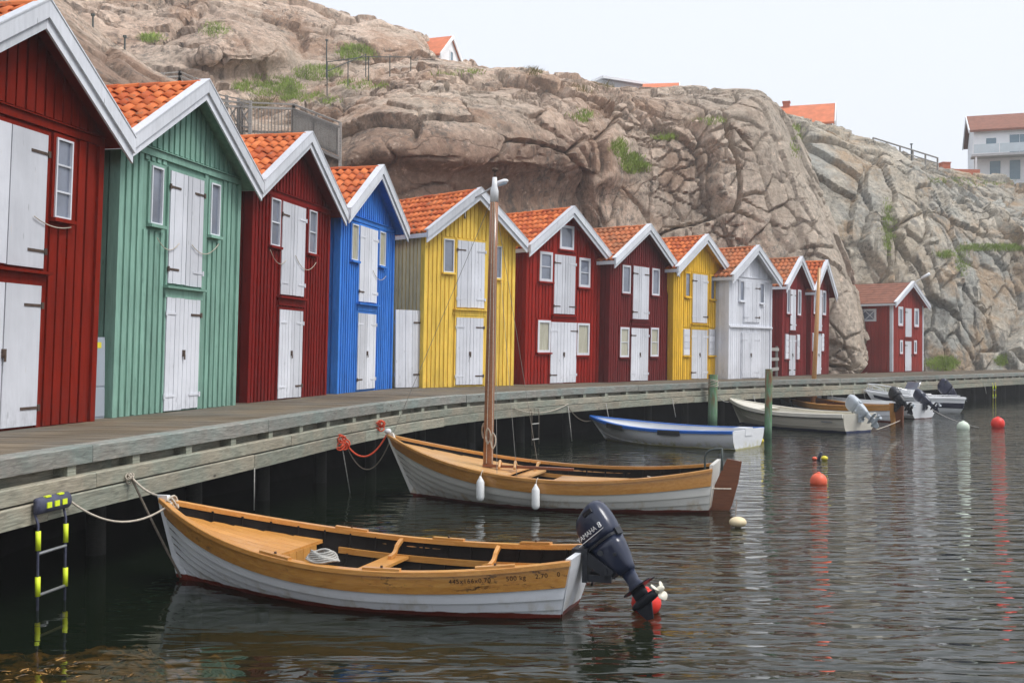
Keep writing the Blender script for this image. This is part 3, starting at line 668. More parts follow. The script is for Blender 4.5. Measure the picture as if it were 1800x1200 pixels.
        if opt.get('case', True):
            cs = MB()
            for a, b, c, d in ((u0 - .055, u0 - .002, z0, z1 + .05), (u1 + .002, u1 + .055, z0, z1 + .05), (u0 - .002, u1 + .002, z1 + .002, z1 + .05)): cs.box(a, b, -.036, -.001, c, d)
            cs.map(sh).build('casing', P, win)
    for q in shutters:
        u0, u1, z0, z1 = q[:4]; sm = MB().box(u0, u1, -.03, -.001, z0, z1).map(sh).build('shutter', 'door_white', root)
        for i in range(4):
            h = (z1 - z0) / 4; MB().box(u0 + .015, u1 - .015, -.048, -.031, z0 + i * h + .02, z0 + (i + 1) * h - .015).map(sh).build('slat', 'door_white', sm)
        MB().box(u0 - .05, u1 + .05, -.09, -.001, z0 - .05, z0 - .003).map(sh).build('sill', P, root)
    root['sh'] = k
    def cord(a, b, drop=.16):
        pts = sag((a[0], -.075, a[1]), (b[0], -.075, b[1]), drop, 10); MB().tube([sh(*p) for p in pts], .007, 5).build('cord', 'rope', root, True)
    return root, cord, sh
pw1 = {'sill': None}
W3 = {'bars': 3, 'frame': 'trim_white', 't': .026}
h1, c1, s1 = house((-5.93 - 1.64 * math.cos(R(78.9)), 12.54 - 1.64 * math.sin(R(78.9))), 78.9, 3.46, 3.52, 5.05, 5.5, .05, 'red_paint',
    'tall rust red boathouse cut off by the left edge', [(.86, 2.26, 1.91, 3.58, {'boards': 1, 'rust': 1}), (.88, 2.24, .0, 1.72, {'boards': 1, 'rust': 1})],
    [(2.44, 2.78, 2.59, 3.60, W3), (.35, .69, 2.59, 3.60, W3)], 3.74, plank=(.15, .185), barge=.27)
c1((2.0, 2.55), (2.75, 2.50), .06)
h2, c2, s2 = house((-5.59, 15.08), 78.3, 3.72, 3.62, 5.17, 5.2, .045, 'mint_paint', 'mint green boathouse with two long windows and narrow white doors',
    [(1.34, 2.40, 1.94, 3.70), (1.33, 2.39, 0, 1.755)], [(.80, 1.13, 2.82, 3.69, {'bars': 1}), (2.65, 2.97, 2.85, 3.72, {'bars': 1})], 3.90, ind=17, plank=(.10, .165))
c2((.95, 2.62), (1.6, 2.6), .14); c2((2.0, 2.62), (2.9, 2.72), .16)
h3, c3, s3 = house((-4.81, 19.57), 78.5, 3.82, 3.72, 5.28, 5.2, .05, 'dark_red_paint', 'deep red boathouse between the mint green and the blue ones',
    [(1.28, 2.45, 2.02, 3.86), (1.28, 2.43, 0, 1.75)], [(.77, 1.19, 2.95, 3.86, {'bars': 2}), (2.65, 3.06, 2.97, 3.87, {'bars': 2})], 3.97, ind=17, plank=(.085, .15))
c3((.7, 2.85), (1.45, 2.72), .16); c3((1.9, 2.85), (3.0, 2.8), .22)
h4, c4, s4 = house((-3.9, 23.97), 77.4, 3.66, 3.8, 5.36, 5.0, .045, 'blue_paint', 'bright blue boathouse with narrow white double doors',
    [(1.17, 2.39, 2.09, 3.89), (1.16, 2.38, .03, 1.84)], [(.67, 1.07, 3.04, 3.88, {'bars': 1, 'pane': 'curtain_pane'}), (2.55, 2.97, 3.06, 3.91, {'bars': 1, 'pane': 'curtain_pane'})], 4.03, ind=19, plank=(.08, .14))
c4((2.0, 2.9), (2.95, 2.82), .16)
h5, c5, s5 = house((-2.33, 28.23), 46.1, 3.35, 3.80, 5.34, 5.6, .016, 'yellow_paint', 'yellow boathouse with a lamp bracket on its gable',
    [(1.13, 2.17, 2.12, 3.95), (1.13, 2.15, .03, 1.87)], [(.63, 1.0, 3.06, 3.95, {'bars': 1}), (2.45, 2.82, 3.0, 3.9, {'bars': 1})], None, ind=22, plank=(.105, .15), side_full=5.4, ovs=.2, side_mat='pale_yellow')
h6, c6, s6 = house((.36, 31.63), 49.7, 3.62, 3.74, 5.34, 5.4, .024, 'crimson_paint', 'crimson boathouse with a small square window under its gable',
    [(1.28, 2.33, 2.09, 3.91), (1.16, 2.45, 0, 1.86, {'rust': .8})], [(1.52, 2.22, 4.09, 4.83, {'bars': 1, 't': .08}), (.57, 1.18, 3.06, 3.95, {'t': .08}), (2.52, 3.1, 2.98, 3.9, {'t': .08}),
     (.54, 1.14, .94, 1.9, {'bars': 1, 't': .07, 'pane': 'curtain_pane'}), (2.48, 3.12, .86, 1.86, {'bars': 1, 't': .07, 'pane': 'curtain_pane'})], None, ind=21, plank=(.11, .155))
h7, c7, s7 = house((3.04, 34.26), 55.5, 4.15, 3.62, 5.17, 5.4, .03, 'maroon_paint', 'dull maroon boathouse with four tall white framed windows',
    [(1.50, 2.62, 2.04, 3.81, {'mat': 'cream_door'}), (1.43, 2.65, 0, 1.76, {'mat': 'cream_door'})] if False else [(1.50, 2.62, 2.04, 3.81), (1.43, 2.65, 0, 1.76)],
    [(.76, 1.31, 2.87, 3.79, {'bars': 1, 't': .06}), (2.85, 3.4, 2.9, 3.82, {'bars': 1, 't': .06}), (.69, 1.28, .8, 1.77, {'t': .06, 'pane': 'curtain_pane'}), (2.82, 3.4, .82, 1.8, {'t': .06, 'pane': 'curtain_pane'})],
    None, 'old_tile', ind=20, plank=(.10, .15))
h8, c8, s8 = house((5.56, 37.54), 51.7, 3.72, 3.62, 5.16, 5.2, .016, 'yellow_far_paint', 'smaller deep yellow boathouse with slatted shutters beside its lower door',
    [(1.32, 2.42, 2.01, 3.78), (1.3, 2.45, 0, 1.78)], [(.8, 1.16, 2.94, 3.79, {'bars': 1, 'frame': 'yellow_far_paint'}), (2.68, 3.02, 2.92, 3.8, {'bars': 1, 'frame': 'yellow_far_paint'})],
    None, ind=20, plank=(.10, .145), shutters=[(.74, 1.17, .86, 1.79), (2.6, 3.06, .86, 1.82)])
h9, c9, s9 = house((7.91, 39.61), 47.5, 3.1, 3.5, 4.95, 5.0, .016, 'white_paint', 'all white boathouse with two small windows',
    [(1.07, 2.15, 2.09, 3.62, {'boards': 5}), (.94, 2.15, 0, 1.68, {'boards': 5})], [(.72, 1.02, 2.9, 3.64, {'bars': 1}), (2.19, 2.5, 2.86, 3.62, {'bars': 1})], 3.74, 'old_tile', plank=(.125, .14), lower_sill=False, pl_t=.012)
MB().box(-.02, 3.12, -.08, -.001, 1.90, 1.96).map(s9).build('drip_board', 'white_paint', h9)
h10, c10, s10 = house((11.23, 45.08), 57, 3.05, 3.5, 5.05, 4.6, .03, 'plum_paint', 'narrow plum red boathouse right beside the white one',
    [(.95, 1.66, 1.92, 3.68), (.86, 1.66, 0, 1.73)], [(.50, .88, 2.62, 3.72, {'bars': 1, 't': .08}), (1.90, 2.34, 2.6, 3.71, {'bars': 1, 't': .08})], None, 'old_tile', plank=(.11, .15),
    shutters=[(.40, .80, .71, 1.76), (1.9, 2.25, .69, 1.77)], trim='white_paint', ovs=.35)
h11, c11, s11 = house((13.17, 47.79), 60.1, 3.2, 3.42, 5.15, 4.6, .03, 'plum_paint', 'last plum red boathouse of the row, next to the rock face',
    [(.82, 1.85, 1.95, 3.85), (.84, 1.78, 0, 1.86)], [(1.12, 1.52, 3.95, 4.40, {'bars': 1, 't': .07}), (.42, .74, 2.72, 3.83, {'bars': 1, 't': .08}), (1.95, 2.6, 2.72, 3.85, {'bars': 1, 't': .1})],
    None, plank=(.11, .15), shutters=[(.30, .76, 1.06, 1.87), (1.86, 2.34, 1.06, 1.87)], trim='white_paint', ovs=.35)
h12, c12, s12 = house((20.49, 58.27), 49.7, 4.6, 3.45, 4.92, 5.6, .0, 'lone_red_paint', 'red shed with brown roof standing apart against the right hand cliff',
    [(1.81, 2.76, 1.88, 3.48, {'leaves': 1}), (1.79, 2.74, 0, 1.66, {'leaves': 1})], [(.78, 1.48, 2.49, 3.54, {'bars': 1, 't': .14}), (3.18, 3.88, 2.48, 3.52, {'bars': 1, 't': .14}),
     (1.04, 1.44, .96, 1.71, {'bars': 1, 't': .10}), (3.14, 3.56, .97, 1.72, {'bars': 1, 't': .10})], None, 'shingle', plank=(.115, .15), trim='white_paint', corner='white_paint', side_full=5.4, ovs=.3, barge=.24)
# latticed window and white eaves board on the shed's long side
m = MB()
for a, b, c, d in ((.85, 2.6, 2.72, 2.82), (.85, 2.6, 3.3, 3.4), (.85, .95, 2.82, 3.3), (2.5, 2.6, 2.82, 3.3)): m.box(-.08, -.03, a, b, c, d)
lw = m.build('lattice_window', 'white_paint', h12)
MB().box(-.045, -.03, .95, 2.5, 2.82, 3.3).build('pane', 'pane', lw)
for i in range(3):
    a = .95 + i * .516
    for p, q in (((-.06, a, 2.82), (-.06, a + .516, 3.3)), ((-.06, a, 3.3), (-.06, a + .516, 2.82))): MB().beam(p, q, .035, .02, (1, 0, 0)).build('lattice_bar', 'white_paint', lw)
MB().tube([(2.3, -.3, 4.86), (2.3, -.8, 5.15)], .03).build('arm', 'far_white', None).parent = h12
for o in list(h12.children):
    if o.name.startswith('arm'): o.name = 'lamp_arm'
m = MB().tube([(2.3, -.75, 5.12), (2.3, -1.2, 5.36)], .085, 10); m.build('lamp_head', 'far_white', h12, True)
# lamp on the gable of the yellow boathouse
lamp = empty('gable_lamp', (0, 0, 0), 0, 'grey lamp on a curved pipe fixed to the yellow gable', 'lamp')
lamp.location = h5.location; lamp.rotation_euler = h5.rotation_euler
pts = [(1.45, -.05, 4.55), (1.45, -.06, 4.85), (1.47, -.16, 5.0), (1.56, -.4, 5.12), (1.70, -.65, 5.28), (1.82, -.85, 5.42)]
MB().tube(catmull(pts, 5), .022).build('pipe_arm', 'steel', lamp, True)
m = MB(); ax = Vector((.48, -.78, .30)).normalized(); b0 = Vector((1.80, -.82, 5.40)); sdv = ax.cross(Vector((0, 0, 1))).normalized(); upv = sdv.cross(ax)
m.loft([[b0 + ax * t + sdv * math.cos(q * math.pi / 6) * r + upv * (math.sin(q * math.pi / 6) * r * (.75 if math.sin(q * math.pi / 6) > 0 else .35)) for q in range(12)] for t, r in ((0, .05), (.05, .09), (.15, .125), (.30, .12), (.37, .08), (.40, .03))])
m.build('lamp_head', 'gelcoat', lamp, True)
m = MB(); m.loft([[b0 + ax * t + sdv * math.cos(q * math.pi / 6) * r + upv * (-.045 + math.sin(q * math.pi / 6) * r * .35) for q in range(12)] for t, r in ((.07, .04), (.15, .095), (.29, .09), (.34, .04))])
m.build('lamp_glass', 'lamp_blue', lamp, True)
# white board gate between the blue and the yellow house
ga = atz(693.5, 682.5, DZ); gb = atz(740, 681.2, DZ); gv = gb - ga; gl_ = gv.length
gate = empty('board_gate', ga, math.atan2(gv.y, gv.x), 'white vertical board gate between the blue and the yellow boathouse', 'gate')
n = 8; bw_ = gl_ / n
for i in range(n): MB().box(i * bw_ + .004, (i + 1) * bw_ - .004, -.03 + random.uniform(-.004, .004), 0, .02, 2.02 - .0 * i).build('board', 'door_white', gate)
for z in (.35, 1.7):
    MB().box(0, gl_, .001, .04, z - .05, z + .05).build('ledge', 'door_white', gate)
    MB().box(gl_ - .30, gl_ + .03, -.042, -.033, z - .02, z + .02).build('hinge', 'iron', gate)
# low board fences in the gaps between the houses
def gap_fence(A, B, zs, mat, label):
    A, B = Vector((*A, DZ)), Vector((*B, DZ)); v = B - A; o = empty('gap_fence', A, math.atan2(v.y, v.x), label, 'fence', 'low fences between boathouses')
    for z in zs: MB().box(0, v.length, -.02, .02, z, z + .13).build('board', mat, o)
    for x in (.08, v.length - .08): MB().box(x - .05, x + .05, .022, .11, 0, zs[-1] + .2).build('post', mat, o)
gap_fence((-4.3, 23.45), (-4.15, 23.95), (.3, .75), 'grey_timber', 'grey two board fence between the deep red and blue boathouses')
gap_fence((2.62, 34.5), (3.0, 34.45), (.45, .85), 'crimson_paint', 'red two board fence between the crimson and maroon boathouses')
gap_fence((10.0, 42.0), (11.1, 45.0), (.25, .65, 1.05), 'grey_timber', 'pale three board fence between the white and plum boathouses')
# grey cabinet between the first two houses
cab = empty('electric_cabinet', (-5.72, 14.72, DZ), R(78), 'tall grey electric cabinet between the rust red and mint boathouses', 'cabinet')
MB().box(0, .30, 0, .35, .0, 1.12).build('body', 'cabinet', cab); MB().box(.01, .29, -.012, -.001, .45, 1.08).build('door', 'cabinet', cab); MB().box(.01, .29, -.012, -.001, .03, .42).build('base_panel', 'cabinet', cab)
MB().box(.10, .2, -.015, -.0125, .97, 1.05).build('warning_sticker', 'yellow_buoy', cab)
# ================================================================== THE BOATS
class Hull:
    def __init__(s, L, B, free, bow, stern, draft, st=.7, rake=.25, trake=.12, full=2.3, forefoot=.05, tmax=.45, vee=1.5, pw=.85):
        s.__dict__.update(locals())
    def hb(s, t):
        if t < s.tmax: f = s.st + (1 - s.st) * math.sin(math.pi / 2 * t / s.tmax)
        else: f = 1 - ((t - s.tmax) / (1 - s.tmax)) ** s.full
        return max(s.B / 2 * f, .012)
    def zs(s, t): return s.free + (s.bow - s.free) * max(0, (t - .38) / .62) ** 2 + (s.stern - s.free) * max(0, (.38 - t) / .38) ** 2
    def zk(s, t): return -s.draft + max(0, (t - .62) / .38) ** 2.6 * (s.draft + s.forefoot)
    def pt(s, t, q, sd=1, inn=0.):
        e = max(0, (t - .4) / .6) ** s.vee; a = q * math.pi / 2
        hb = s.hb(t); k, z1 = s.zk(t), s.zs(t)
        y = hb * ((1 - e) * math.sin(a) ** s.pw + e * q ** .9); z = k + (z1 - k) * ((1 - e) * (1 - math.cos(a)) ** .95 + e * q)
        x = s.L * t + s.rake * (q - 1) * t ** 6 + s.trake * (1 - q) * (1 - t) ** 4
        y = max(y - inn, .004)
        return Vector((x, sd * y, z))
    def sheer(s, t, sd, inn=0, dz=0): p = s.pt(t, 1, sd, inn); return Vector((p.x, p.y, p.z + dz))
    def at_z(s, t, z):                    # half breadth of the inside at the height z
        best = 0
        for i in range(41):
            p = s.pt(t, i / 40)
            if p.z <= z: best = p.y
        return best
NS = 30
def strake(H, q0, q1, sd, lap=.026, th=.014, t0=0., t1=1.):
    m = MB(); rings = []
    for i in range(NS + 1):
        t = t0 + (t1 - t0) * i / NS; r = []
        for j in range(4):
            f = j / 3; q = q0 + (q1 - q0) * f; p = H.pt(t, q, sd); p2 = H.pt(t, min(q + .02, 1), sd) if q < .97 else p; pm = H.pt(t, max(q - .02, 0), sd)
            tg = (p2 - pm); nn = Vector((0, tg.z * 1, -tg.y * 1)); nn = Vector((0, sd * abs(nn.y), nn.z if sd * tg.y >= 0 else nn.z)); nn = Vector((0, sd * abs(tg.z), -abs(tg.y))).normalized()
            fade = min(1, (1 - t) * 9 + .15)
            r.append(p + nn * (lap * (1 - f) * fade + .002))
        inner = [H.pt(t, q1, sd) - Vector((0, sd * .012, 0)), H.pt(t, q0, sd) - Vector((0, sd * .012, 0))]
        rings.append(r + inner)
    return m.loft(rings)
def sweep(H, sd, prof, t0=0., t1=1., n=NS):
    """prof: (outward, up) points carried along the sheer"""
    rings = []
    for i in range(n + 1):
        t = t0 + (t1 - t0) * i / n; p = H.sheer(t, sd)
        rings.append([(p.x, sd * max(abs(p.y) + a, .003), p.z + b) for a, b in prof])
    return MB().loft(rings)
def wooden_boat(root, H, qs, hullmat, sheermat, railmat, inside='bilge', rail=(.03, .045, .035)):
    for sd in (-1, 1):
        for i in range(len(qs) - 1):
            top = i == len(qs) - 2
            so_ = strake(H, qs[i], qs[i + 1], sd).build('strake', sheermat if top else hullmat, root, False)
            if i > 1: MB().tube([H.pt(t, qs[i], sd) + Vector((0, sd * (.010 * min(1, (1 - t) * 9 + .15) + .004), -.004)) for t in np.linspace(.0, .985, 34)], .0065, 5).build('shadow_seam', 'shadow_seam', so_)  # dark strip under each lap: its shadow line and dirt as colour
        o, i_, h = rail; sweep(H, sd, [(o, -h), (o, .004), (o - .006, .01), (-i_, .01), (-i_, -h)]).build('gunwale', railmat, root)
        m = MB(); rings = []
        for i in range(NS + 1):
            t = .012 + .965 * i / NS; rings.append([H.pt(t, q, sd, .022) for q in (0, .15, .3, .45, .6, .75, .9, .985)])
        m.loft(rings, False, False).build('inner_planking', inside, root, True)
    # stem and keel
    pts = [H.pt(1, q) for q in (1, .85, .7, .55, .4, .25, .12, 0)]; m = MB(); rings = []
    for i, p in enumerate(pts):
        x0, x1 = p.x - .09, p.x + .035; up_ = .035 if i == 0 else 0; rings.append([(x0, -.028, p.z + up_), (x1, -.014, p.z + up_), (x1, .014, p.z + up_), (x0, .028, p.z + up_)])
    m.loft(rings).build('stem', hullmat, root)
    m = MB(); m.loft([[(H.pt(t, 0).x, -.02, H.zk(t) - .06), (H.pt(t, 0).x, .02, H.zk(t) - .06), (H.pt(t, 0).x, .02, H.zk(t) + .03), (H.pt(t, 0).x, -.02, H.zk(t) + .03)] for t in np.linspace(0, 1, 20)]).build('keel', hullmat, root)
def transom(root, H, mat, topz=.0, th=.04, name='transom'):
    a = [H.pt(0, q, 1) for q in np.linspace(1, 0, 12)]; b = [H.pt(0, q, -1) for q in np.linspace(0, 1, 12)][1:]
    ring = [p + Vector((0, 0, topz if i in (0, len(a) + len(b) - 1) else 0)) for i, p in enumerate(a + b)]
    return MB().loft([[p + Vector((-.014, 0, 0)) for p in ring], [p + Vector((th, 0, 0)) for p in ring]]).build(name, mat, root)
def thwart(root, H, t, wd, dz, mat, knees=True):
    z = H.zs(t) - dz; y = H.at_z(t, z) - .07; x = H.L * t
    MB().box(x - wd / 2, x + wd / 2, -y, y, z - .028, z).build('thwart', mat, root)
    if knees:
        for sd in (-1, 1):
            top = H.sheer(t, sd, .035); pts = [(x, sd * (y - .22), z + .015), (x, sd * (y - .10), z + .04), (x, sd * (y - .035), z + .10), (top.x, sd * (abs(top.y) - .0), top.z - .02)]
            m = MB(); rings = []
            for p in catmull(pts, 4): rings.append([(p.x - .02, p.y - .0, p.z - .016), (p.x + .02, p.y, p.z - .016), (p.x + .02, p.y, p.z + .02), (p.x - .02, p.y, p.z + .02)])
            m.loft(rings).build('knee', mat, root)
def riser(root, H, dz, mat, t0=.02, t1=.9):
    for sd in (-1, 1):
        rings = []
        for i in range(NS + 1):
            t = t0 + (t1 - t0) * i / NS; z = H.zs(t) - dz; y = max(H.at_z(t, z) - .03, .02); x = H.L * t
            rings.append([(x, sd * y, z - .03), (x, sd * (y - .025), z - .03), (x, sd * (y - .025), z + .03), (x, sd * y, z + .03)])
        MB().loft(rings).build('riser', mat, root)
def ribs(root, H, mat, ts):
    for t in ts:
        pts = [H.pt(t, q, -1, .03) for q in np.linspace(.97, .08, 9)] + [H.pt(t, q, 1, .03) for q in np.linspace(.08, .97, 9)]
        MB().tube(pts, .014, 5).build('rib', mat, root)
def plank_deck(root, H, t0, t1, dz, n, mat, inn=.05, name='deck_plank', camber=.03):
    """fore-and-aft planks between t0 and t1 at dz below the sheer"""
    wmax = H.at_z(t0, H.zs(t0) - dz) - inn
    for j in range(n):
        a, b = -wmax + 2 * wmax * j / n, -wmax + 2 * wmax * (j + 1) / n; rings = []
        for i in range(15):
            t = t0 + (t1 - t0) * i / 14; z = H.zs(t) - dz; y = max(H.at_z(t, z) - inn, .01); aa, bb = max(min(a + .002, y), -y), max(min(b - .002, y), -y)
            if bb - aa < .006: break
            za, zb = z + camber * (1 - (aa / wmax) ** 2), z + camber * (1 - (bb / wmax) ** 2); x = H.L * t
            rings.append([(x, aa, za - .02), (x, bb, zb - .02), (x, bb, zb), (x, aa, za)])
        if len(rings) > 1: MB().loft(rings).build(name, mat, root)
def boat_root(name, stern, bow, label, z=0., group='boats moored at the boardwalk', trim=0):
    v = Vector((bow[0] - stern[0], bow[1] - stern[1])); o = empty(name, (stern[0], stern[1], z), math.atan2(v.y, v.x), label, 'boat', group); o.rotation_euler[1] = trim
    return o, v.length
# ---- near rowing boat with the outboard
b1, L1 = boat_root('rowing_boat', (.64, 9.64), (-3.56, 11.0), 'white clinker rowing boat with varnished top strake and slatted foredeck, nearest')
H1 = Hull(L1, 1.66, .40, .80, .52, .16, .52, .24, .22, 2.1, .02)
wooden_boat(b1, H1, [.0, .2, .36, .47, .565, .675, .785, 1.], 'hull_white', 'varnish_old', 'varnish')
transom(b1, H1, 'hull_white', .02); riser(b1, H1, .19, 'varnish', .06, .62); ribs(b1, H1, 'bilge', np.linspace(.06, .9, 15))
thwart(b1, H1, .23, .22, .17, 'varnish'); thwart(b1, H1, .475, .22, .17, 'varnish')
plank_deck(b1, H1, .66, .955, .115, 11, 'varnish', .045, 'foredeck_plank', .0)
tb = .66; z_ = H1.zs(tb) - .115; y_ = H1.at_z(tb, z_) - .06
for j in range(9):
    a = -y_ + 2 * y_ * j / 9; zb = next((z for z in np.arange(-.05, z_ - .03, .01) if H1.at_z(tb, z) > max(abs(a), abs(a + 2 * y_ / 9)) + .05), z_ - .03)
    MB().box(L1 * tb - .012, L1 * tb + .012, a + .003, a + 2 * y_ / 9 - .003, zb, z_ - .022).build('bulkhead_plank', 'varnish', b1)
for sd in (-1, 1):                                   # side benches at the stern
    rings = []
    for i in range(9):
        t = .05 + .16 * i / 8; z = H1.zs(t) - .175; y = H1.at_z(t, z) - .06; x = L1 * t; wi = .2
        rings.append([(x, sd * y, z - .022), (x, sd * (y - wi), z - .022), (x, sd * (y - wi), z), (x, sd * y, z)])
    MB().loft(rings).build('stern_bench', 'varnish', b1)
z_ = H1.zs(.03) - .174; y_ = H1.at_z(.03, z_) - .24; MB().box(.04, .26, -y_, y_, z_ - .022, z_).build('stern_seat', 'varnish', b1)
for j in range(6): MB().box(.3, L1 * .64, -.42 + j * .14, -.30 + j * .14, -.03, -.012).build('bottom_board', 'bilge', b1)
for sd in (-1, 1):
    for t in (.14, .36, .60):
        p = H1.sheer(t, sd); q = H1.sheer(t + .05, sd); d = (q - p).normalized(); c = p + Vector((0, -sd * .01, .022))
        MB().beam(c - d * .17, c + d * .17, .055, .022).build('oarlock_pad', 'varnish', b1); MB().lathe([(.012, 0), (.012, .02)], 8, c + Vector((0, 0, .010))).build('oarlock_socket', 'iron', b1)
# carved dimensions on the varnished strake, side towards the viewer
def on_hull(H, t, q, sd, outw):
    p = H.pt(t, q, sd); tx = (H.pt(t - .02, q, sd) - H.pt(t + .02, q, sd)).normalized() if sd > 0 else (H.pt(t + .02, q, sd) - H.pt(t - .02, q, sd)).normalized()
    tz = (H.pt(t, min(q + .03, 1), sd) - H.pt(t, q - .03, sd)).normalized(); nz = tx.cross(tz).normalized(); tz = nz.cross(tx)
    p = p + nz * outw
    return Matrix(((tx.x, tz.x, nz.x, p.x), (tx.y, tz.y, nz.y, p.y), (tx.z, tz.z, nz.z, p.z), (0, 0, 0, 1)))
for body, t in (('445x166x0,70', .185), ('500 kg', .098), ('2,70', .05), ('0', .018)): text('carved_text', body, .058, 'carving', b1, on_hull(H1, t, .905, 1, .014), .0015, 1.1)
# coil of rope on the rail
m = MB(); c = H1.sheer(.50, 1, .12, .03)
for j in range(7): m.tube([(c.x + (.155 - .008 * j) * math.cos(a), c.y + (.10 - .006 * j) * math.sin(a) - .0, c.z + .012 * j + .01 * math.sin(3 * a + j)) for a in np.linspace(0, 6.28, 18)], .011, 5)
rc = m.build('rope_coil', 'grey_rope', smooth=True); rc.matrix_world = Matrix.Translation(b1.location) @ Matrix.Rotation(b1.rotation_euler[2], 4, 'Z'); tag(rc, 'coil of grey rope lying on the rail of the nearest boat', 'rope')
# ---- outboard motors
def outboard(root, cm, lm, pm, sc_=1., big=False, branding=None):
    """z runs along the leg, x points away from the boat"""
    def sq(cx, cz, a, b, h=0, n=20, p=3.2, tilt=0.):
        r = []
        for i in range(n):
            t = 2 * math.pi * i / n; c, s_ = math.cos(t), math.sin(t); x = a * math.copysign(abs(c) ** (2 / p), c); y = b * math.copysign(abs(s_) ** (2 / p), s_); r.append((sc_ * (cx + x), sc_ * y, sc_ * (cz + tilt * x)))
        return r
    MB().loft([sq(.02, .30, .20, .135), sq(.02, .36, .215, .148), sq(.02, .43, .22, .150, tilt=.05), sq(.02, .52, .215, .146, tilt=.10), sq(.025, .60, .195, .135, tilt=.16), sq(.03, .655, .16, .11, tilt=.2), sq(.035, .685, .09, .06, tilt=.22)]).build('cowl', cm, root, True)
    MB().loft([sq(.02, .275, .205, .142), sq(.02, .302, .208, .145)]).build('cowl_seal', lm, root)
    MB().loft([sq(.03, .275, .19, .13), sq(.04, .18, .175, .12), sq(.06, .06, .14, .10), sq(.07, -.04, .105, .075), sq(.075, -.10, .09, .06)]).build('lower_cowl', cm, root, True)
    MB().loft([sq(.075, -.08, .08, .045), sq(.075, -.22, .068, .038), sq(.08, -.27, .10, .055), sq(.08, -.29, .13, .075)], True).build('leg', cm, root, True)
    MB().loft([sq(.10, -.28, .20, .085, n=16), sq(.10, -.292, .20, .085, n=16)]).build('cavitation_plate', lm, root)
    MB().loft([sq(.07, -.29, .09, .03), sq(.07, -.40, .085, .028)]).build('gearcase_strut', lm, root, True)
    gp = [(-.17, .005), (-.14, .03), (-.06, .048), (.06, .05), (.15, .044), (.20, .034)]
    MB().loft([[(sc_ * (.06 + x), sc_ * r * math.cos(2 * math.pi * q / 12), sc_ * (-.43 + r * math.sin(2 * math.pi * q / 12))) for q in range(12)] for x, r in gp]).build('gearcase', lm, root, True)
    MB().hexa([(sc_ * x, sc_ * y, sc_ * z) for x, y, z in ((-.02, -.004, -.60), (.06, -.004, -.62), (.06, .004, -.62), (-.02, .004, -.60), (-.07, -.01, -.46), (.15, -.01, -.46), (.15, .01, -.46), (-.07, .01, -.46))]).build('skeg', lm, root)
    pr = MB().lathe([(.036, 0), (.034, .05), (.02, .085), (.004, .095)], 12); pr.map(lambda x, y, z: (sc_ * (.262 + z), sc_ * x, sc_ * (-.43 + y))); prop = pr.build('propeller', pm, root, True)
    for b in range(3):
        A = b * 2.094 + .5; m = MB(); rr = []
        for f in np.linspace(0, 1, 7):
            rad = .03 + .085 * f; wd = .052 * math.sin(math.pi * (.22 + .72 * f)) ** .8; tw = .55 - .25 * f
            rr.append([(sc_ * (.295 + math.sin(tw) * e * wd + dx), sc_ * (rad * math.cos(A) - math.sin(A) * math.cos(tw) * e * wd), sc_ * (-.43 + rad * math.sin(A) + math.cos(A) * math.cos(tw) * e * wd)) for e, dx in ((-1, -.003), (1, -.003), (1, .003), (-1, .003))])
        m.loft(rr).build('blade', pm, prop, True)
    MB().tube([(sc_ * -.09, sc_ * y, sc_ * .02) for y in (-.12, .12)], sc_ * .035, 10).box(*[sc_ * v for v in (-.12, -.02, -.06, .06, -.06, .14)]).build('swivel', lm, root)
    MB().tube([(sc_ * -.16, sc_ * .06, sc_ * .22), (sc_ * -.28, sc_ * .06, sc_ * .26)], sc_ * .022, 8).tube([(sc_ * -.15, sc_ * .11, sc_ * .20), (sc_ * -.2, sc_ * .14, sc_ * .20)], sc_ * .02, 8).build('tiller_handle', lm, root, True)
    MB().box(*[sc_ * v for v in (.19, .245, -.05, .05, .26, .33)]).build('latch', lm, root)
    for sd in (-1, 1):
        MB().box(sc_ * .04, sc_ * .16, *sorted((sc_ * sd * .10, sc_ * sd * .146)), sc_ * .585, sc_ * .625).build('air_vent', lm, root)
        MB().tube([(sc_ * -.02, sc_ * sd * .125, sc_ * .20), (sc_ * .0, sc_ * sd * .15, sc_ * .19)], sc_ * .03, 10).tube([(sc_ * .12, sc_ * sd * .10, sc_ * .10), (sc_ * .12, sc_ * sd * .125, sc_ * .10)], sc_ * .018, 8).build('side_bolt', lm, root)
    MB().tube(catmull([(sc_ * -.15, 0, sc_ * .22), (sc_ * -.3, sc_ * .05, sc_ * .15), (sc_ * -.42, sc_ * .02, sc_ * .02)], 5), sc_ * .012, 6).build('fuel_hose', 'black_rubber', root, True)
    if branding:
        for sd in (-1, 1):
            X = Vector((1, 0, .04 * 0)) if sd < 0 else Vector((-1, 0, 0)); Nn = Vector((0, sd, 0)); Z = Vector((0, 0, 1))
            def Mx(x, z, o): return Matrix(((X.x, 0, Nn.x, sc_ * x), (X.y, 0, Nn.y, sc_ * sd * o), (0, 1, 0, sc_ * z), (0, 0, 0, 1)))
            text('brand_text', branding, .072 * sc_, 'print_white', root, Mx(-.03 if sd < 0 else .0, .425, .1503), .0006, .95)
            MB().box(sc_ * -.19, sc_ * .19, *sorted((sc_ * sd * .1495, sc_ * sd * .1512)), sc_ * .372, sc_ * .379).build('stripe', 'print_white', root)
            text('power_text', '8', .085 * sc_, 'print_white', root, Mx(.16 if sd < 0 else .16, .425, .142), .004, 1)
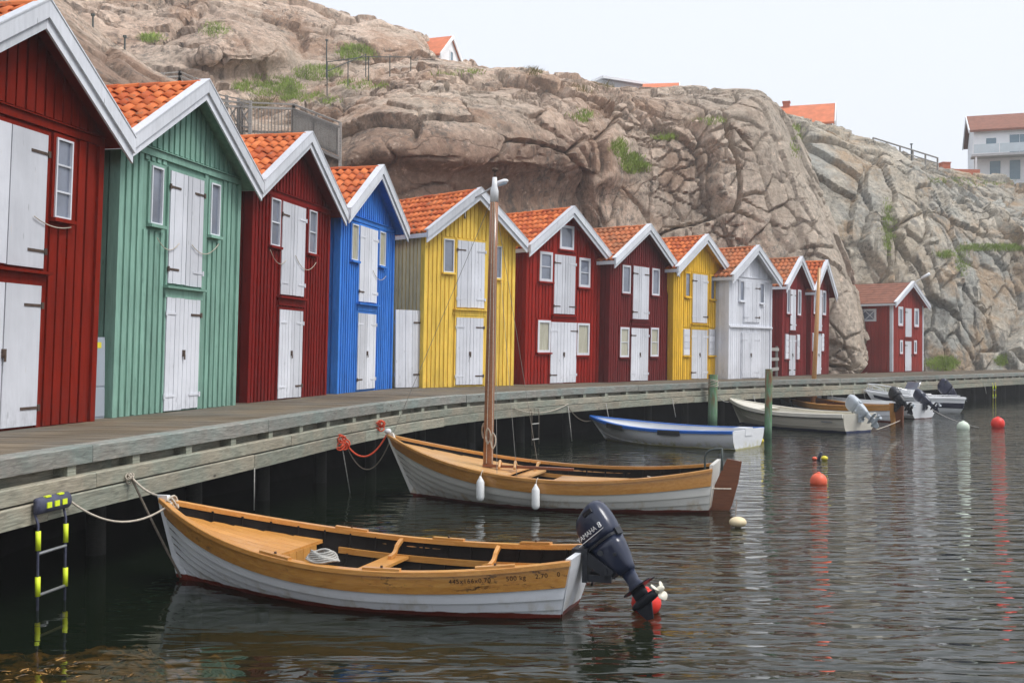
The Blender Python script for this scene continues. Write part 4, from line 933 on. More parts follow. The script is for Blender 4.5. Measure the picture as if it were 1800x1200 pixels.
def place_motor(bt, H, cm, lm, pm, label, tilt=45, yaw=0, sc_=1., dz=.06, branding=None, dx=-.06):
    rt_ = empty('outboard_motor', (0, 0, 0), 0, label, 'outboard motor', 'outboard motors tilted up out of the water')
    M = Matrix.Translation(bt.location) @ Matrix.Rotation(bt.rotation_euler[2], 4, 'Z') @ Matrix.Translation((dx, 0, H.zs(0) + dz)) @ Matrix.Rotation(math.pi + R(yaw), 4, 'Z') @ Matrix.Rotation(R(-tilt), 4, 'Y')
    rt_.matrix_world = M @ Matrix.Translation((.12, 0, .02)); outboard(rt_, cm, lm, pm, sc_, branding=branding)
    zt = H.zs(0); B_ = Matrix.Translation(bt.location) @ Matrix.Rotation(bt.rotation_euler[2], 4, 'Z')
    cb = MB().box(-.065, -.02, -.11, .11, zt - .24, zt + .05).box(.045, .075, -.11, .11, zt - .12, zt + .05).box(-.02, .045, -.11, .11, zt + .012, zt + .05)
    piv = Vector((dx - .03, 0, zt + dz + .02))
    for y in (-.085, .085): cb.beam((-.05, y, zt - .02), (piv.x, y, piv.z), .03, .10).beam((-.05, y, zt - .20), (piv.x, y, piv.z - .03), .03, .06)
    for y in (-.06, .06): cb.tube([(.076, y, zt - .06), (.14, y, zt - .06)], .012, 8).tube([(.14, y - .04, zt - .06), (.14, y + .04, zt - .06)], .008, 6)
    c_ = cb.build('clamp_bracket', lm, rt_); c_.matrix_local = rt_.matrix_world.inverted() @ B_
    return rt_
place_motor(b1, H1, 'motor_blue', 'motor_dark', 'prop', 'dark blue outboard motor tilted up on the nearest rowing boat', 38, -22, .86, -.19, 'YAMAHA', -.25)
# ---- the sailing boat
b2, L2 = boat_root('sailing_boat', (3.02, 15.95), (-2.0, 17.5), 'clinker sailing boat with brown mast, varnished top strake and dark rudder')
H2 = Hull(L2, 2.25, .46, .96, .64, .2, .42, .45, .14, 2.2, .02)
wooden_boat(b2, H2, [.0, .2, .36, .48, .59, .70, .81, 1.], 'hull_cream', 'varnish', 'varnish')
transom(b2, H2, 'hull_cream', .06); riser(b2, H2, .2, 'varnish', .02, .6); ribs(b2, H2, 'bilge', np.linspace(.06, .6, 10))
plank_deck(b2, H2, .585, .955, .10, 9, 'teak', .05, 'foredeck_plank', .03)
thwart(b2, H2, .57, .26, .13, 'teak'); thwart(b2, H2, .20, .24, .22, 'varnish', False)
z_ = H2.zs(.36) - .12; bx = MB().box(L2 * .27, L2 * .45, -.30, .30, -.02, z_).build('engine_box', 'teak', b2)
MB().box(L2 * .26, L2 * .46, -.33, .33, z_ + .001, z_ + .03).build('lid', 'teak', bx)
m = MB().tube(catmull([(.12, .34, .55), (.12, .34, .80), (.05, .34, .90), (-.12, .34, .93)], 5), .016, 8).tube([(-.12, .34, .93), (-.12, .34, .62)], .016, 8); m.build('stern_rail', 'rail_iron', b2, True)
m = MB(); pr = [(-.12, -.24), (.09, -.24), (.07, .20), (-.07, .55), (-.19, .84), (-.40, .80), (-.35, .45), (-.26, .08)]
m.loft([[(x + .03, -.022, z * .9) for x, z in pr], [(x + .03, .022, z * .9) for x, z in pr]]).build('rudder', 'mahogany', b2)
m = MB(); m.lathe([(.05, 0), (.06, .03), (.045, .06), (.02, .075)], 12, (L2 + .0, 0, .985)).build('stem_cap', 'gelcoat', b2, True)
mt = .675; mxp = L2 * mt; top = Vector((mxp + .0, .0, 5.15)); zb = H2.zs(mt) - .1
bdir = b2.rotation_euler[2]; lean = Matrix.Rotation(-bdir, 3, 'Z') @ Vector((.085, 0, 0))
def ml(f): return Vector((mxp, 0, 0)) + lean * f + Vector((0, 0, zb + (5.12 - zb) * f))
mast = MB().tube([ml(f) for f in (-.1, 0, .3, .6, .9)], [.08, .08, .078, .072, .066], 12).build('mast', 'mast_wood', b2, True)
MB().tube([ml(f) for f in (.901, .94, .955, .985)], [.067, .066, .045, .036], 12).build('mast_cap', 'gelcoat', mast, True)
MB().tube([ml(.985), ml(1.005)], [.02, .02], 8).tube([ml(1.006), ml(1.016)], [.045, .045], 10).build('masthead_light', 'iron', mast, True)
for nm, a, b_, r in (('stay', ml(.93), (L2 * .985, 0, H2.zs(.985) + .02), .004), ('shroud', ml(.92), H2.sheer(.58, 1), .004), ('shroud', ml(.92), H2.sheer(.58, -1), .004), ('shroud', ml(.92), H2.sheer(.52, 1), .003), ('halyard', ml(.9) + Vector((0, .07, 0)), ml(.02) + Vector((0, .09, 0)), .006), ('halyard', ml(.9) + Vector((-.03, .085, 0)), ml(.02) + Vector((-.10, .10, 0)), .007), ('halyard', ml(.9) + Vector((.06, -.05, 0)), ml(.0) + Vector((.10, -.06, 0)), .006)):
    MB().tube([a, b_], r, 5).build(nm, 'wire' if nm != 'halyard' else 'rope', mast)
m = MB()
for zz, xx, yy in ((.10, -.11, .1), (.13, .09, -.05), (.115, -.02, .09)):
    for j in range(4):
        c = ml(zz) + Vector((xx, yy, .02 * j)); m.tube([c + Vector((.035 * math.cos(a), .02 * math.sin(a + j), .11 * math.sin(a) - .03 * j)) for a in np.linspace(0, 6.2, 12)], .008, 5)
m.build('rope_hank', 'rope', mast, True)
for k_, (x, y) in enumerate(((-.16, .06), (-.42, .09))):
    MB().tube(catmull([(mxp + x, y - .30, zb + .0), (mxp + x, y - .20, zb + .10), (mxp + x - .05, y - .02, zb + .12), (mxp + x - .08, y + .12, zb + .04)], 5), .022, 8).build('mast_brace', 'teak', b2, True)
MB().beam((mxp - 1.35, -.15, zb + .02), (mxp + .05, .10, zb + .06), .075, .04).build('tiller', 'mahogany', b2)
for t, lb in ((.625, 'white cylindrical fender hanging nearest the mast of the sailing boat'), (.46, 'white cylindrical fender hanging amidships on the sailing boat')):
    p = H2.sheer(t, 1); f = empty('fender', (0, 0, 0), 0, lb, 'fender', 'fenders of the sailing boat')
    f.matrix_world = Matrix.Translation(b2.location) @ Matrix.Rotation(bdir, 4, 'Z') @ Matrix.Translation((p.x, p.y + .10, p.z - .05))
    MB().lathe([(.012, .0), (.02, -.02), (.045, -.06), (.058, -.09), (.06, -.30), (.054, -.34), (.03, -.36), (.02, -.365)], 16).build('body', 'fender', f, True); MB().tube([(0, -.02, 0), (0, -.06, .055), (0, -.12, .075)], .006, 5).build('lanyard', 'rope', f)
# ---- plastic boats
def plastic_boat(root, H, hm, rm, inside, rail=(.035, .06, .05), lines=(), transom_mat=None):
    for sd in (-1, 1):
        rings = [[H.pt(i / NS, q, sd) for q in np.linspace(0, 1, 12)] for i in range(NS + 1)]
        MB().loft(rings, False, False).build('hull_side', hm, root, True)
        rings = [[H.pt(.015 + .97 * i / NS, q, sd, .03) for q in np.linspace(0, .99, 10)] for i in range(NS + 1)]
        MB().loft(rings, False, False).build('inner_side', inside, root, True)
        o, i_, h = rail; sweep(H, sd, [(o, -h), (o, .0), (o - .012, .012), (-i_, .012), (-i_, -.01), (0, -.012), (0, -h)]).build('gunwale', rm, root)
        for q, r in lines:
            MB().tube([H.pt(t, q, sd) + Vector((0, sd * .004, 0)) for t in np.linspace(0, .985, 30)], r, 5).build('hull_line', hm, root)
    transom(root, H, transom_mat or hm, 0); pts = [H.pt(1, q) for q in np.linspace(1, 0, 8)]; MB().tube(pts, .02, 6).build('stem', hm, root, True)
    MB().loft([[(H.L * t, -max(H.at_z(t, .1) - .05, .01), .09), (H.L * t, max(H.at_z(t, .1) - .05, .01), .09)] for t in np.linspace(.02, .9, 12)], False, False).build('floor', inside, root)
b3, L3 = boat_root('skiff', (5.75, 26.25), (2.1, 28.9), 'white plastic skiff with bright blue rail and black rub pads')
H3 = Hull(L3, 2.0, .42, .62, .46, .12, .92, .5, .05, 2.4, .02, .4, 1.6, .5)
plastic_boat(b3, H3, 'hull_plastic', 'blue_trim', 'gelcoat', (.04, .08, .06), ((.45, .008),))
for t in (.36, .73):
    a = [H3.sheer(t + d, 1) + Vector((0, .055, -.055)) for d in (-.065, -.03, .0, .03, .065)]
    MB().loft([[p + Vector((0, dy, dz)) for dy, dz in ((-.02, -.065), (.02, -.065), (.02, .05), (-.02, .05))] for p in a]).build('rub_pad', 'black_rubber', b3)
for t, wd in ((.12, .45), (.48, .3)): MB().box(L3 * t - wd / 2, L3 * t + wd / 2, -H3.at_z(t, .1) + .06, H3.at_z(t, .1) - .06, .10, .30).build('seat', 'gelcoat', b3)
MB().box(-.02, .3, -.22, .22, .31, .50).build('motor_well', 'gelcoat', b3)
MB().lathe([(.17, 0), (.2, .03), (.19, .2), (.1, .26)], 16, (L3 * .3, -.2, .1)).build('bucket', 'gelcoat', b3, True)
b4, L4 = boat_root('day_boat', (10.2, 31.7), (7.2, 35.6), 'beige plastic boat with pale rail and grey outboard motor')
H4 = Hull(L4, 1.8, .52, .82, .55, .15, .88, .45, .08, 2.3, .02, .42, 1.5, .6)
plastic_boat(b4, H4, 'hull_beige', 'cream_gelcoat', 'cream_gelcoat', (.05, .07, .10), ((.62, .008), (.84, .009)))
sweep(H4, 1, [(.055, -.125), (.055, -.10), (.02, -.10), (.02, -.125)]).build('rubbing_strip', 'black_rubber', b4)
for t, wd in ((.14, .5), (.5, .3)): MB().box(L4 * t - wd / 2, L4 * t + wd / 2, -H4.at_z(t, .12) + .06, H4.at_z(t, .12) - .06, .12, .36).build('seat', 'cream_gelcoat', b4)
plank_deck(b4, H4, .7, .97, .03, 1, 'cream_gelcoat', .03, 'foredeck', .02)
MB().box(.34, .72, H4.hb(.1) + .022, H4.hb(.1) + .026, .30, .335).build('maker_plate', 'steel', b4)
place_motor(b4, H4, 'motor_grey', 'motor_grey', 'motor_grey', 'pale grey outboard motor tilted up on the beige boat', 52, 0, 1.0, -.12)
b5, L5 = boat_root('wooden_sailing_boat', (13.0, 36.6), (10.3, 42.0), 'far varnished wooden boat with a light pine mast and brown rudder')
H5 = Hull(L5, 1.8, .50, .86, .6, .15, .3, .4, .1, 2.2, .02)
wooden_boat(b5, H5, [.0, .3, .5, .66, .82, 1.], 'hull_white', 'varnish', 'varnish', 'mahogany', (.03, .09, .035)); transom(b5, H5, 'varnish', .05)
for t in (.25, .5, .68): thwart(b5, H5, t, .22, .14, 'varnish', False)
MB().loft([[(x, -.025, z) for x, z in ((-.32, -.2), (-.02, -.2), (0, .5), (-.12, .62), (-.34, .55))], [(x, .025, z) for x, z in ((-.32, -.2), (-.02, -.2), (0, .5), (-.12, .62), (-.34, .55))]]).build('rudder', 'mahogany', b5)
ln5 = Matrix.Rotation(-b5.rotation_euler[2], 3, 'Z') @ Vector((.24, 0, 0)); p5 = Vector((L5 * .67, 0, .2))
MB().tube([p5 + ln5 * f + Vector((0, 0, 5.3 * f)) for f in (0, .5, 1)], [.09, .085, .055], 10).build('mast', 'pine_mast', b5, True)
MB().tube([(L5 * .62, .1, .72), (L5 * 1.06, -.1, .98)], .045, 8).build('boom', 'pine_mast', b5, True)
place_motor(b5, H5, 'motor_dark', 'motor_dark', 'motor_grey', 'black outboard motor tilted up behind the far wooden boat', 50, 0, .95, -.05, None, -.2)
b6, L6 = boat_root('white_open_boat', (14.75, 38.7), (11.25, 43.2), 'plain white open boat mostly hidden behind the far wooden boat')
H6 = Hull(L6, 1.9, .52, .76, .55, .15, .85, .45, .06, 2.3, .02)
plastic_boat(b6, H6, 'hull_far_white', 'gelcoat', 'gelcoat', (.05, .06, .06), ((.6, .012),)); place_motor(b6, H6, 'motor_blue', 'motor_blue', 'motor_grey', 'slim navy outboard motor tilted up on the plain white boat', 52, 0, .9, -.10)
b7, L7 = boat_root('motor_boat', (17.45, 43.1), (13.7, 41.9), 'white motor boat with navy stripe, bow rail and windscreen')
H7 = Hull(L7, 1.95, .66, .92, .62, .15, .9, .7, .1, 2.5, .02, .42, 1.3, .5)
plastic_boat(b7, H7, 'hull_motor', 'gelcoat', 'gelcoat', (.05, .10, .07))
for sd in (-1, 1):
    MB().loft([[H7.pt(t, q, sd) + Vector((0, sd * .012, 0)) for q in (.60 + .12 * t, .70 + .08 * t, .80 + .04 * t)] for t in np.linspace(.0, .96, 26)], False, False).build('navy_stripe', 'navy', b7, True)
    rl_ = [H7.sheer(t, sd, .12, h) for t, h in ((.62, .02), (.66, .2), (.78, .26), (.9, .28), (.985, .24))]; MB().tube(catmull(rl_, 4), .016, 6).build('bow_rail', 'chrome', b7, True)
    for t in (.72, .84, .95): MB().tube([H7.sheer(t, sd, .12, .0), H7.sheer(t, sd, .12, .26)], .013, 6).build('rail_post', 'chrome', b7)
    MB().tube([H7.sheer(t, sd, .06, .06) for t in np.linspace(.05, .5, 8)], .014, 6).build('side_rail', 'chrome', b7)
plank_deck(b7, H7, .58, .985, .0, 1, 'gelcoat', .03, 'foredeck', .08); plank_deck(b7, H7, .03, .2, .04, 1, 'gelcoat', .03, 'aft_deck', .04)
MB().box(L7 * .42, L7 * .54, -.35, .35, .1, .92).build('console', 'gelcoat', b7)
MB().tube([(L7 * .46, -.36, .9), (L7 * .42, -.36, 1.22), (L7 * .42, .36, 1.22), (L7 * .46, .36, .9)], .018, 8).build('screen_frame', 'chrome', b7, True); MB().hexa([(L7 * .47, -.35, .92), (L7 * .475, -.35, .92), (L7 * .475, .35, .92), (L7 * .47, .35, .92), (L7 * .43, -.35, 1.2), (L7 * .435, -.35, 1.2), (L7 * .435, .35, 1.2), (L7 * .43, .35, 1.2)]).build('windscreen', 'pane', b7)
MB().box(L7 * .26, L7 * .38, -.4, .4, .1, .62).build('seat', 'gelcoat', b7)
place_motor(b7, H7, 'navy', 'motor_dark', 'motor_grey', 'large navy outboard motor tilted up on the motor boat', 46, 0, 1.2, -.10)
# ------------------------------------------------------------------ buoys and floats
def buoy(p, r, mat, label, sq=1., sink=.5, eye=True, tilt=0):
    o = empty('buoy', (p[0], p[1], 0), random.random() * 6, label, 'buoy', 'mooring buoys'); o.rotation_euler[0] = tilt
    MB().ball((0, 0, r * (1 - sink * 1.4)), r, sq).build('float', mat, o, True)
    if eye: zt = r * (1 - sink * 1.4) + r * sq; MB().lathe([(r * .22, -.03), (r * .2, .02), (r * .1, .03)], 12, (0, 0, zt - .01)).build('neck', mat, o, True)
buoy(atz(1439, 850, 0), .15, 'orange_buoy', 'large faded orange buoy floating alone in open water')
buoy(atz(1136, 1074, 0), .135, 'red_buoy', 'bright red buoy half hidden behind the nearest propeller', .9, .3)
buoy(atz(1297, 926, 0), .115, 'cream_buoy', 'cream buoy floating beside the dark rudder', .62, .3, False)
buoy(atz(1693, 754, 0), .19, 'pale_buoy', 'pale greenish white buoy near the red one'); buoy(atz(1754, 751, 0), .21, 'red_buoy', 'red ball buoy farthest to the right', 1., .3)
buoy(atz(1338, 777, 0), .07, 'yellow_buoy', 'small yellow float at the stern of the blue railed skiff', 1., .3, False)
fl_ = atz(1440, 808, 0)
for dx, dy, r, mt, lb in ((-.1, 0, .055, 'orange_buoy', 'tiny pinkish float in the cluster beyond the orange buoy'), (.1, -.05, .075, 'yellow_buoy', 'tiny yellow float in the cluster beyond the orange buoy')): buoy((fl_.x + dx, fl_.y + dy), r, mt, lb, .7, .3, False)
sp_ = MB().lathe([(.03, -.1), (.035, .0), (.03, .14), (.01, .17)], 10).build('spar_float', 'motor_blue', smooth=True, loc=(fl_.x + .0, fl_.y + .05, .02)); sp_.rotation_euler = (.2, .35, 0); tag(sp_, 'thin dark blue spar float in the cluster beyond the orange buoy', 'float')
def edge(px, o=-.2, z=.93):                 # a point on the fascia at about that place of the picture
    best = min(np.arange(2, FLEN - 1, .1), key=lambda s: abs(topx([off(s, o, z)])[0][0] - px)); return off(best, o, z)
# ------------------------------------------------------------------ mooring posts
def post(p, r, h, label, lean):
    o = MB().loft([[(r * (1.02 - .05 * z / h) * math.cos(a) + lean * z, r * (1.02 - .05 * z / h) * math.sin(a), z) for a in np.linspace(0, 2 * math.pi, 14, False)] for z in np.linspace(-1.9, h, 12)]).build('mooring_post', 'green_post', smooth=False, loc=(p.x, p.y, 0))
    tag(o, label, 'post', 'mooring posts'); return o
p_a = edge(1253, -.42, 0); p_b = atz(1350, 770, 0)
po1 = post(p_a, .15, 1.63, 'thick mossy green mooring post with a rope round its head', .012); post(p_b, .10, 1.88, 'slim green and rust brown mooring post before the beige boat', .01)
m = MB()
for j in range(5): m.tube([(.155 * math.cos(a) + .02, .155 * math.sin(a), 1.30 + .03 * j + .05 * math.sin(a + j)) for a in np.linspace(0, 6.28, 16)], .012, 5)
ob = m.build('post_rope', 'rope', smooth=True, loc=(p_a.x, p_a.y, 0)); tag(ob, 'pale rope wound round the head of the thick green post', 'rope')
# ------------------------------------------------------------------ ropes
def rope(pts, r, mat, label, name='mooring_rope'):
    return tag(MB().tube(pts, r, 6).build(name, mat, smooth=True), label, 'rope', 'ropes hung between boats and boardwalk')
def loc1(b, p): return Matrix.Translation(b.location) @ Matrix.Rotation(b.rotation_euler[2], 4, 'Z') @ Vector(p)
s1_ = loc1(b1, (L1 - .05, 0, H1.zs(1) + .02)); e1 = edge(232, -.2, 1.0)
rope(sag(e1, s1_, .05), .011, 'rope', 'short pale rope from the beam to the bow of the nearest boat')
wl = loc1(b1, (L1 - .28, .05, 0.03)); rope(sag(e1, wl, .02), .012, 'dark_rope', 'thin brown rope running down in front of the nearest bow')
e2 = edge(118, -.2, .93); rope(sag(e2 + Vector((0, 0, -.02)), s1_ + Vector((.1, -.08, -.05)), .20), .011, 'rope', 'pale rope sagging from the rope ladder to the nearest bow')
m = MB()
for j in range(3): c = s1_ + Vector((.06 + .02 * j, -.01, -.05)); m.tube([c + Vector((.04 * math.cos(a + j), .07 * math.cos(a), .045 * math.sin(a) + .02 * math.sin(a * 2 + j))) for a in np.linspace(0, 6.28, 14)], .011, 5)
tag(m.build('bow_lashing', 'rope', smooth=True), 'pale rope lashed round the stem of the nearest boat', 'rope')
e3 = edge(600, -.2, .93); s2_ = loc1(b2, (L2 + .02, 0, H2.zs(1) + .0)); rope(sag(e3, s2_, .34), .016, 'red_rope', 'red rope sagging in a loop to the bow of the sailing boat')
rope(sag(e3 + Vector((.02, 0, 0)), s2_ + Vector((.05, .05, -.1)), .5), .009, 'dark_rope', 'dark rope sagging below the red one by the sailing boat'); e3b = edge(612, -.22, .9)
def knot(c, mat, label, sz=.05):
    m = MB(); c = Vector(c)
    for j in range(7):
        q = c + Vector((random.uniform(-1, 1), random.uniform(-1, 1), random.uniform(-1.6, 1.2))) * sz; m.tube([q + Vector((sz * math.cos(a), sz * .7 * math.sin(a + j), sz * math.sin(a))) for a in np.linspace(0, 6.28, 10)], sz * .22, 5)
    tag(m.build('rope_knot', mat, smooth=True), label, 'rope')
knot(e3 + Vector((.03, -.05, -.06)), 'red_rope', 'tangle of red rope hitched to the beam left of the sailing boat', .06); e4 = edge(668, -.22, .98); knot(e4, 'red_rope', 'small red rope hitch on the beam beside the sailing boat bow', .05)
knot(e1 + Vector((.0, -.03, .0)), 'rope', 'pale rope hitch on the beam above the nearest bow', .03)
rope([e3 + Vector((0, -.05, -.05)), atz(617, 865, 0) + Vector((0, 0, -.1))], .008, 'grey_rope', 'straight grey line hanging from the red hitch into the water')
rope([edge(448, -.2, .78), edge(448, -.2, .78) + Vector((0, 0, -.55))], .007, 'grey_rope', 'thin grey line hanging from the beam behind the nearest boat')
s_prev = None
for i, px in enumerate((905, 1000)):
    e = edge(px, -.2, .98)
    if s_prev is not None: rope(sag(s_prev, e, .16), .010, 'rope', 'pale line draped along the beam above the sailing boat stern')
    s_prev = e
for px, dz, lb in ((1000, .9, 'pair of pale lines hanging below the beam at the blue skiff bow'), (1066, .55, 'short blue grey line hanging over the blue skiff'), (1183, .55, 'pale line hanging over the middle of the blue skiff'), (1325, .5, 'pale line hanging over the beige boat bow'), (1460, .5, 'pale line hanging before the far wooden boat'), (1500, .45, 'pale line hanging left of the motor boat'), (1518, .5, 'dark line hanging at the motor boat bow'), (1730, .5, 'pale line hanging beside the far yellow ladder')):
    e = edge(px, -.2, .92); rope([e, e + Vector((.06, -.02, -dz * .6)), e + Vector((.10, -.02, -dz))], .012, 'grey_rope', lb)
s3_ = loc1(b3, (L3 - .05, 0, .5)); rope(sag(edge(1000, -.2, .9), s3_, .15), .011, 'dark_rope', 'dark rope from the beam to the bow of the blue skiff')
s4_ = loc1(b4, (L4 - .05, 0, .75)); rope(sag(edge(1262, -.2, .9), s4_, .1), .012, 'grey_rope', 'grey rope from the beam to the bow of the beige boat')
st2 = loc1(b2, (.9, .70, H2.zs(.18) + .02)); rope(sag(st2, loc1(b2, (-.22, .05, .32)), .05), .012, 'rope', 'pale rope from the sailing boat rail to its rudder')
rope(sag(loc1(b2, (-.30, .05, .16)), atz(1292, 925, 0) + Vector((0, 0, .05)), .04), .008, 'dark_rope', 'thin dark line from the rudder to the cream buoy')
rope(sag(loc1(b6, (-.3, 0, .35)), atz(1720, 753, 0) + Vector((0, 0, .04)), .08), .011, 'grey_rope', 'long grey line from the far boats to the pale buoy')
rope(sag(loc1(b4, (-.55, 0, .12)), loc1(b5, (-.2, 0, .08)), .02), .011, 'rope', 'pale line just above the water behind the beige boat')
# ------------------------------------------------------------------ ladders
def hang_ladder(px, label, z0, z1, wd, rungs, rm, sm, sleeves=True, pad=True, lean=(0, 0)):
    e = edge(px, -.2, z0); p, n, d = front(min(np.arange(2, FLEN - 1, .1), key=lambda s: (off(s, -.2, z0) - e).length)); o = empty('rope_ladder', e, math.atan2(d.y, d.x), label, 'ladder', 'ladders hanging from the boardwalk')
    H_ = z0 - z1
    for x in (-wd / 2, wd / 2):
        MB().tube([(x, .0, 0), (x * .97, -.03, -.1), (x * .95, -.03, -H_)], .012, 7).build('side_rope', rm, o, True)
        if sleeves:
            for j in range(rungs): zz = -.16 - j * H_ / rungs; MB().tube([(x * .97, -.032, zz), (x * .965, -.032, zz - .17)], .023, 10).build('sleeve', 'hi_vis', o, True)
    for j in range(rungs + 1): zz = -.36 - j * H_ / (rungs + .3); MB().tube([(-wd / 2 * .96, -.032, zz), (wd / 2 * .96, -.032, zz)], .014, 8).build('rung', sm, o)
    if pad:
        MB().loft([[(x, -.025 - .05 * math.sin(a), .06 + .075 * math.cos(a)) for a in np.linspace(0, math.pi, 8)] + [(x, .0, .06 + .06 * math.cos(a)) for a in np.linspace(math.pi, 0, 8)] for x in (-wd / 2 - .02, 0, wd / 2 + .02)]).build('roll_pad', 'navy_cloth', o, True)
        for x in (-.12, .0, .12):
            MB().box(x - .035, x + .035, -.083, -.075, .035, .085).build('reflector', 'hi_vis', o)
        for x in (-.10, .10): MB().box(x - .04, x + .04, -.06, -.03, .125, .14).build('reflector', 'hi_vis', o)
    return o
hang_ladder(92, 'black rope ladder with fluorescent yellow sleeves hanging at the left', .86, -.35, .44, 3, 'navy_cloth', 'steel')
hang_ladder(940, 'thin dark rope ladder hanging behind the sailing boat', .92, .05, .36, 2, 'dark_rope', 'grey_rope', False, False)
hang_ladder(1747, 'yellow banded ladder hanging at the far end of the boardwalk', .92, -.3, .4, 3, 'yellow_buoy', 'steel', True, False)
# ================================================================== ON THE ROCK
def far_house(name, a, b, depth, wall_h, roof_h, wm, rm, label, gable_front=True, z0=None, chim=None, ov=.35):
    """gable end from a to b (ground points), running back by depth"""
    a, b = Vector(a), Vector(b); v = (b - a); w_ = math.hypot(v.x, v.y); o = empty(name, (a.x, a.y, a.z), math.atan2(v.y, v.x), label, 'house', 'houses on top of the rocks')
    g_ = [(0, 0, -3), (w_, 0, -3), (w_, 0, wall_h), (w_ / 2, 0, wall_h + roof_h), (0, 0, wall_h)]; MB().loft([g_, [(x, depth, z) for x, _, z in g_]]).build('wall', wm, o)
    sl_ = roof_h / (w_ / 2); r_ = MB()
    for sg in (0, 1):
        q = [(-ov, wall_h - ov * sl_ + .05), (w_ / 2, wall_h + roof_h + .05), (w_ / 2, wall_h + roof_h + .2), (-ov, wall_h - ov * sl_ + .2)]
        if sg: q = [(w_ - x, z) for x, z in q]
        r_.loft([[(x, -ov, z) for x, z in q], [(x, depth + ov, z) for x, z in q]])
    ro = r_.build('roof', rm, o)
    for sg in (0, 1):
        q = [(-ov - .05, wall_h - ov * sl_ - .1), (w_ / 2, wall_h + roof_h - .05), (w_ / 2, wall_h + roof_h + .26), (-ov - .05, wall_h - ov * sl_ + .22)]
        if sg: q = [(w_ - x, z) for x, z in q]
        MB().loft([[(x, -ov - .08, z) for x, z in q], [(x, -ov - .01, z) for x, z in q]]).build('bargeboard', 'far_white', o)
    if chim: MB().box(chim[0], chim[0] + .5, chim[1], chim[1] + .5, wall_h + .3, wall_h + roof_h + .45).box(chim[0] - .05, chim[0] + .55, chim[1] - .05, chim[1] + .55, wall_h + roof_h + .45, wall_h + roof_h + .55).build('chimney', 'brick', ro)
    return o, w_
def win_part(o, x0, x1, z0, z1, y=-.06, n=1, mat='far_glass', fr=.08, name='window'):
    f = MB(); f.box(x0, x1, y, -.002, z0, z0 + fr).box(x0, x1, y, -.002, z1 - fr, z1).box(x0, x0 + fr, y, -.002, z0 + fr, z1 - fr).box(x1 - fr, x1, y, -.002, z0 + fr, z1 - fr); f_ = f.build(name, 'far_white', o)
    for i in range(n):
        a = x0 + fr + (x1 - x0 - 2 * fr) * i / n; MB().box(a + .02, a + (x1 - x0 - 2 * fr) / n - .02, y + .03, -.01, z0 + fr, z1 - fr).build('pane', mat, f_)
def fh(name, pl, pr, Y1, Y2, **k):
    return far_house(name, aty(*pl, Y1), aty(*pr, Y2), **k)
# gabled house above the rock, left of the middle
A = aty(772, 106, 76); B = aty(813, 106, 80)
hA, wA = far_house('hilltop_house', A, B, 7, .35, 1.75, 'far_white', 'far_tile', 'white gabled house with orange roof peeping over the hill', ov=.12); win_part(hA, wA / 2 - .3, wA / 2 + .3, .25, 1.2)
hB, wB = far_house('hilltop_house', aty(1189, 163, 82), aty(1189, 163, 82) + Vector((.6, 4, 0)), 2.4, .1, .95, 'far_white', 'far_tile', 'small white house with orange roof above the middle cliff', ov=.2)
A = aty(1060, 158, 86); B = aty(1132, 158, 88); v = B - A; hC = empty('long_building', A, math.atan2(v.y, v.x), 'long low pale building above the middle cliff', 'building', 'houses on top of the rocks'); l_ = v.length
MB().box(0, l_, 0, 5, -2, .85).build('wall', 'far_grey', hC); MB().box(-.2, l_ + .2, -.3, 5.2, .86, 1.05).build('roof', 'far_white', hC); MB().box(-1.8, -.02, .2, 4, -2, .4).build('annex', 'far_white', hC)
A = aty(1463, 221, 80)
hD, wD = far_house('hilltop_house', A, A + Vector((1.35, 4.2, 0)), 5.4, .2, 1.75, 'far_white', 'far_tile', 'house with large plain orange roof and chimney on the cliff edge', chim=(2.0, 3.2), ov=.15)
# large white villa at the right
vA = aty(1690, 330, 100); vB = aty(1712, 330, 96); vi = empty('white_villa', aty(1712, 322, 96), R(-19), 'large white villa with brown roof and glass balcony on the right', 'house', 'houses on top of the rocks')
Lv, Dv = 16, 7.5
g_ = [(0, -2), (0, 4.6), (Dv / 2, 6.4), (Dv, 4.6), (Dv, -2)]; MB().loft([[(0, y, z) for y, z in g_], [(Lv, y, z) for y, z in g_]]).build('wall', 'far_white', vi)
MB().loft([[(-.35, y, z) for y, z in ((-.5, 4.45), (Dv / 2, 6.55), (Dv / 2, 6.75), (-.5, 4.65))], [(Lv + .5, y, z) for y, z in ((-.5, 4.45), (Dv / 2, 6.55), (Dv / 2, 6.75), (-.5, 4.65))]]).loft([[(-.35, y, z) for y, z in ((Dv + .5, 4.45), (Dv / 2, 6.55), (Dv / 2, 6.75), (Dv + .5, 4.65))], [(Lv + .5, y, z) for y, z in ((Dv + .5, 4.45), (Dv / 2, 6.55), (Dv / 2, 6.75), (Dv + .5, 4.65))]]).build('roof', 'shingle', vi)
for s_, y in ((0, -.5), (1, Dv + .5)): MB().beam((-.42, y, 4.5), (-.42, Dv / 2, 6.62), .08, .3).build('bargeboard', 'far_white', vi)
win_part(vi, .9, 1.9, 3.3, 4.0); win_part(vi, 2.8, 5.4, 2.5, 4.2, n=3); win_part(vi, 8.5, 11, 2.5, 4.2, n=2)
for x in (1.2, 2.8, 4.4, 7.): win_part(vi, x, x + 1.05, .1, 1.95, name='door')
bal = MB().box(-.3, Lv, -1.6, -.07, 2.1, 2.3).build('balcony', 'far_grey', vi)
for x in np.arange(-.2, 15, 2.1): MB().box(x, x + .06, -1.58, -1.52, 2.31, 3.2).build('rail_post', 'far_white', bal)
MB().box(-.2, 15, -1.56, -1.545, 2.38, 3.15).build('glass_rail', 'rail_glass', bal)
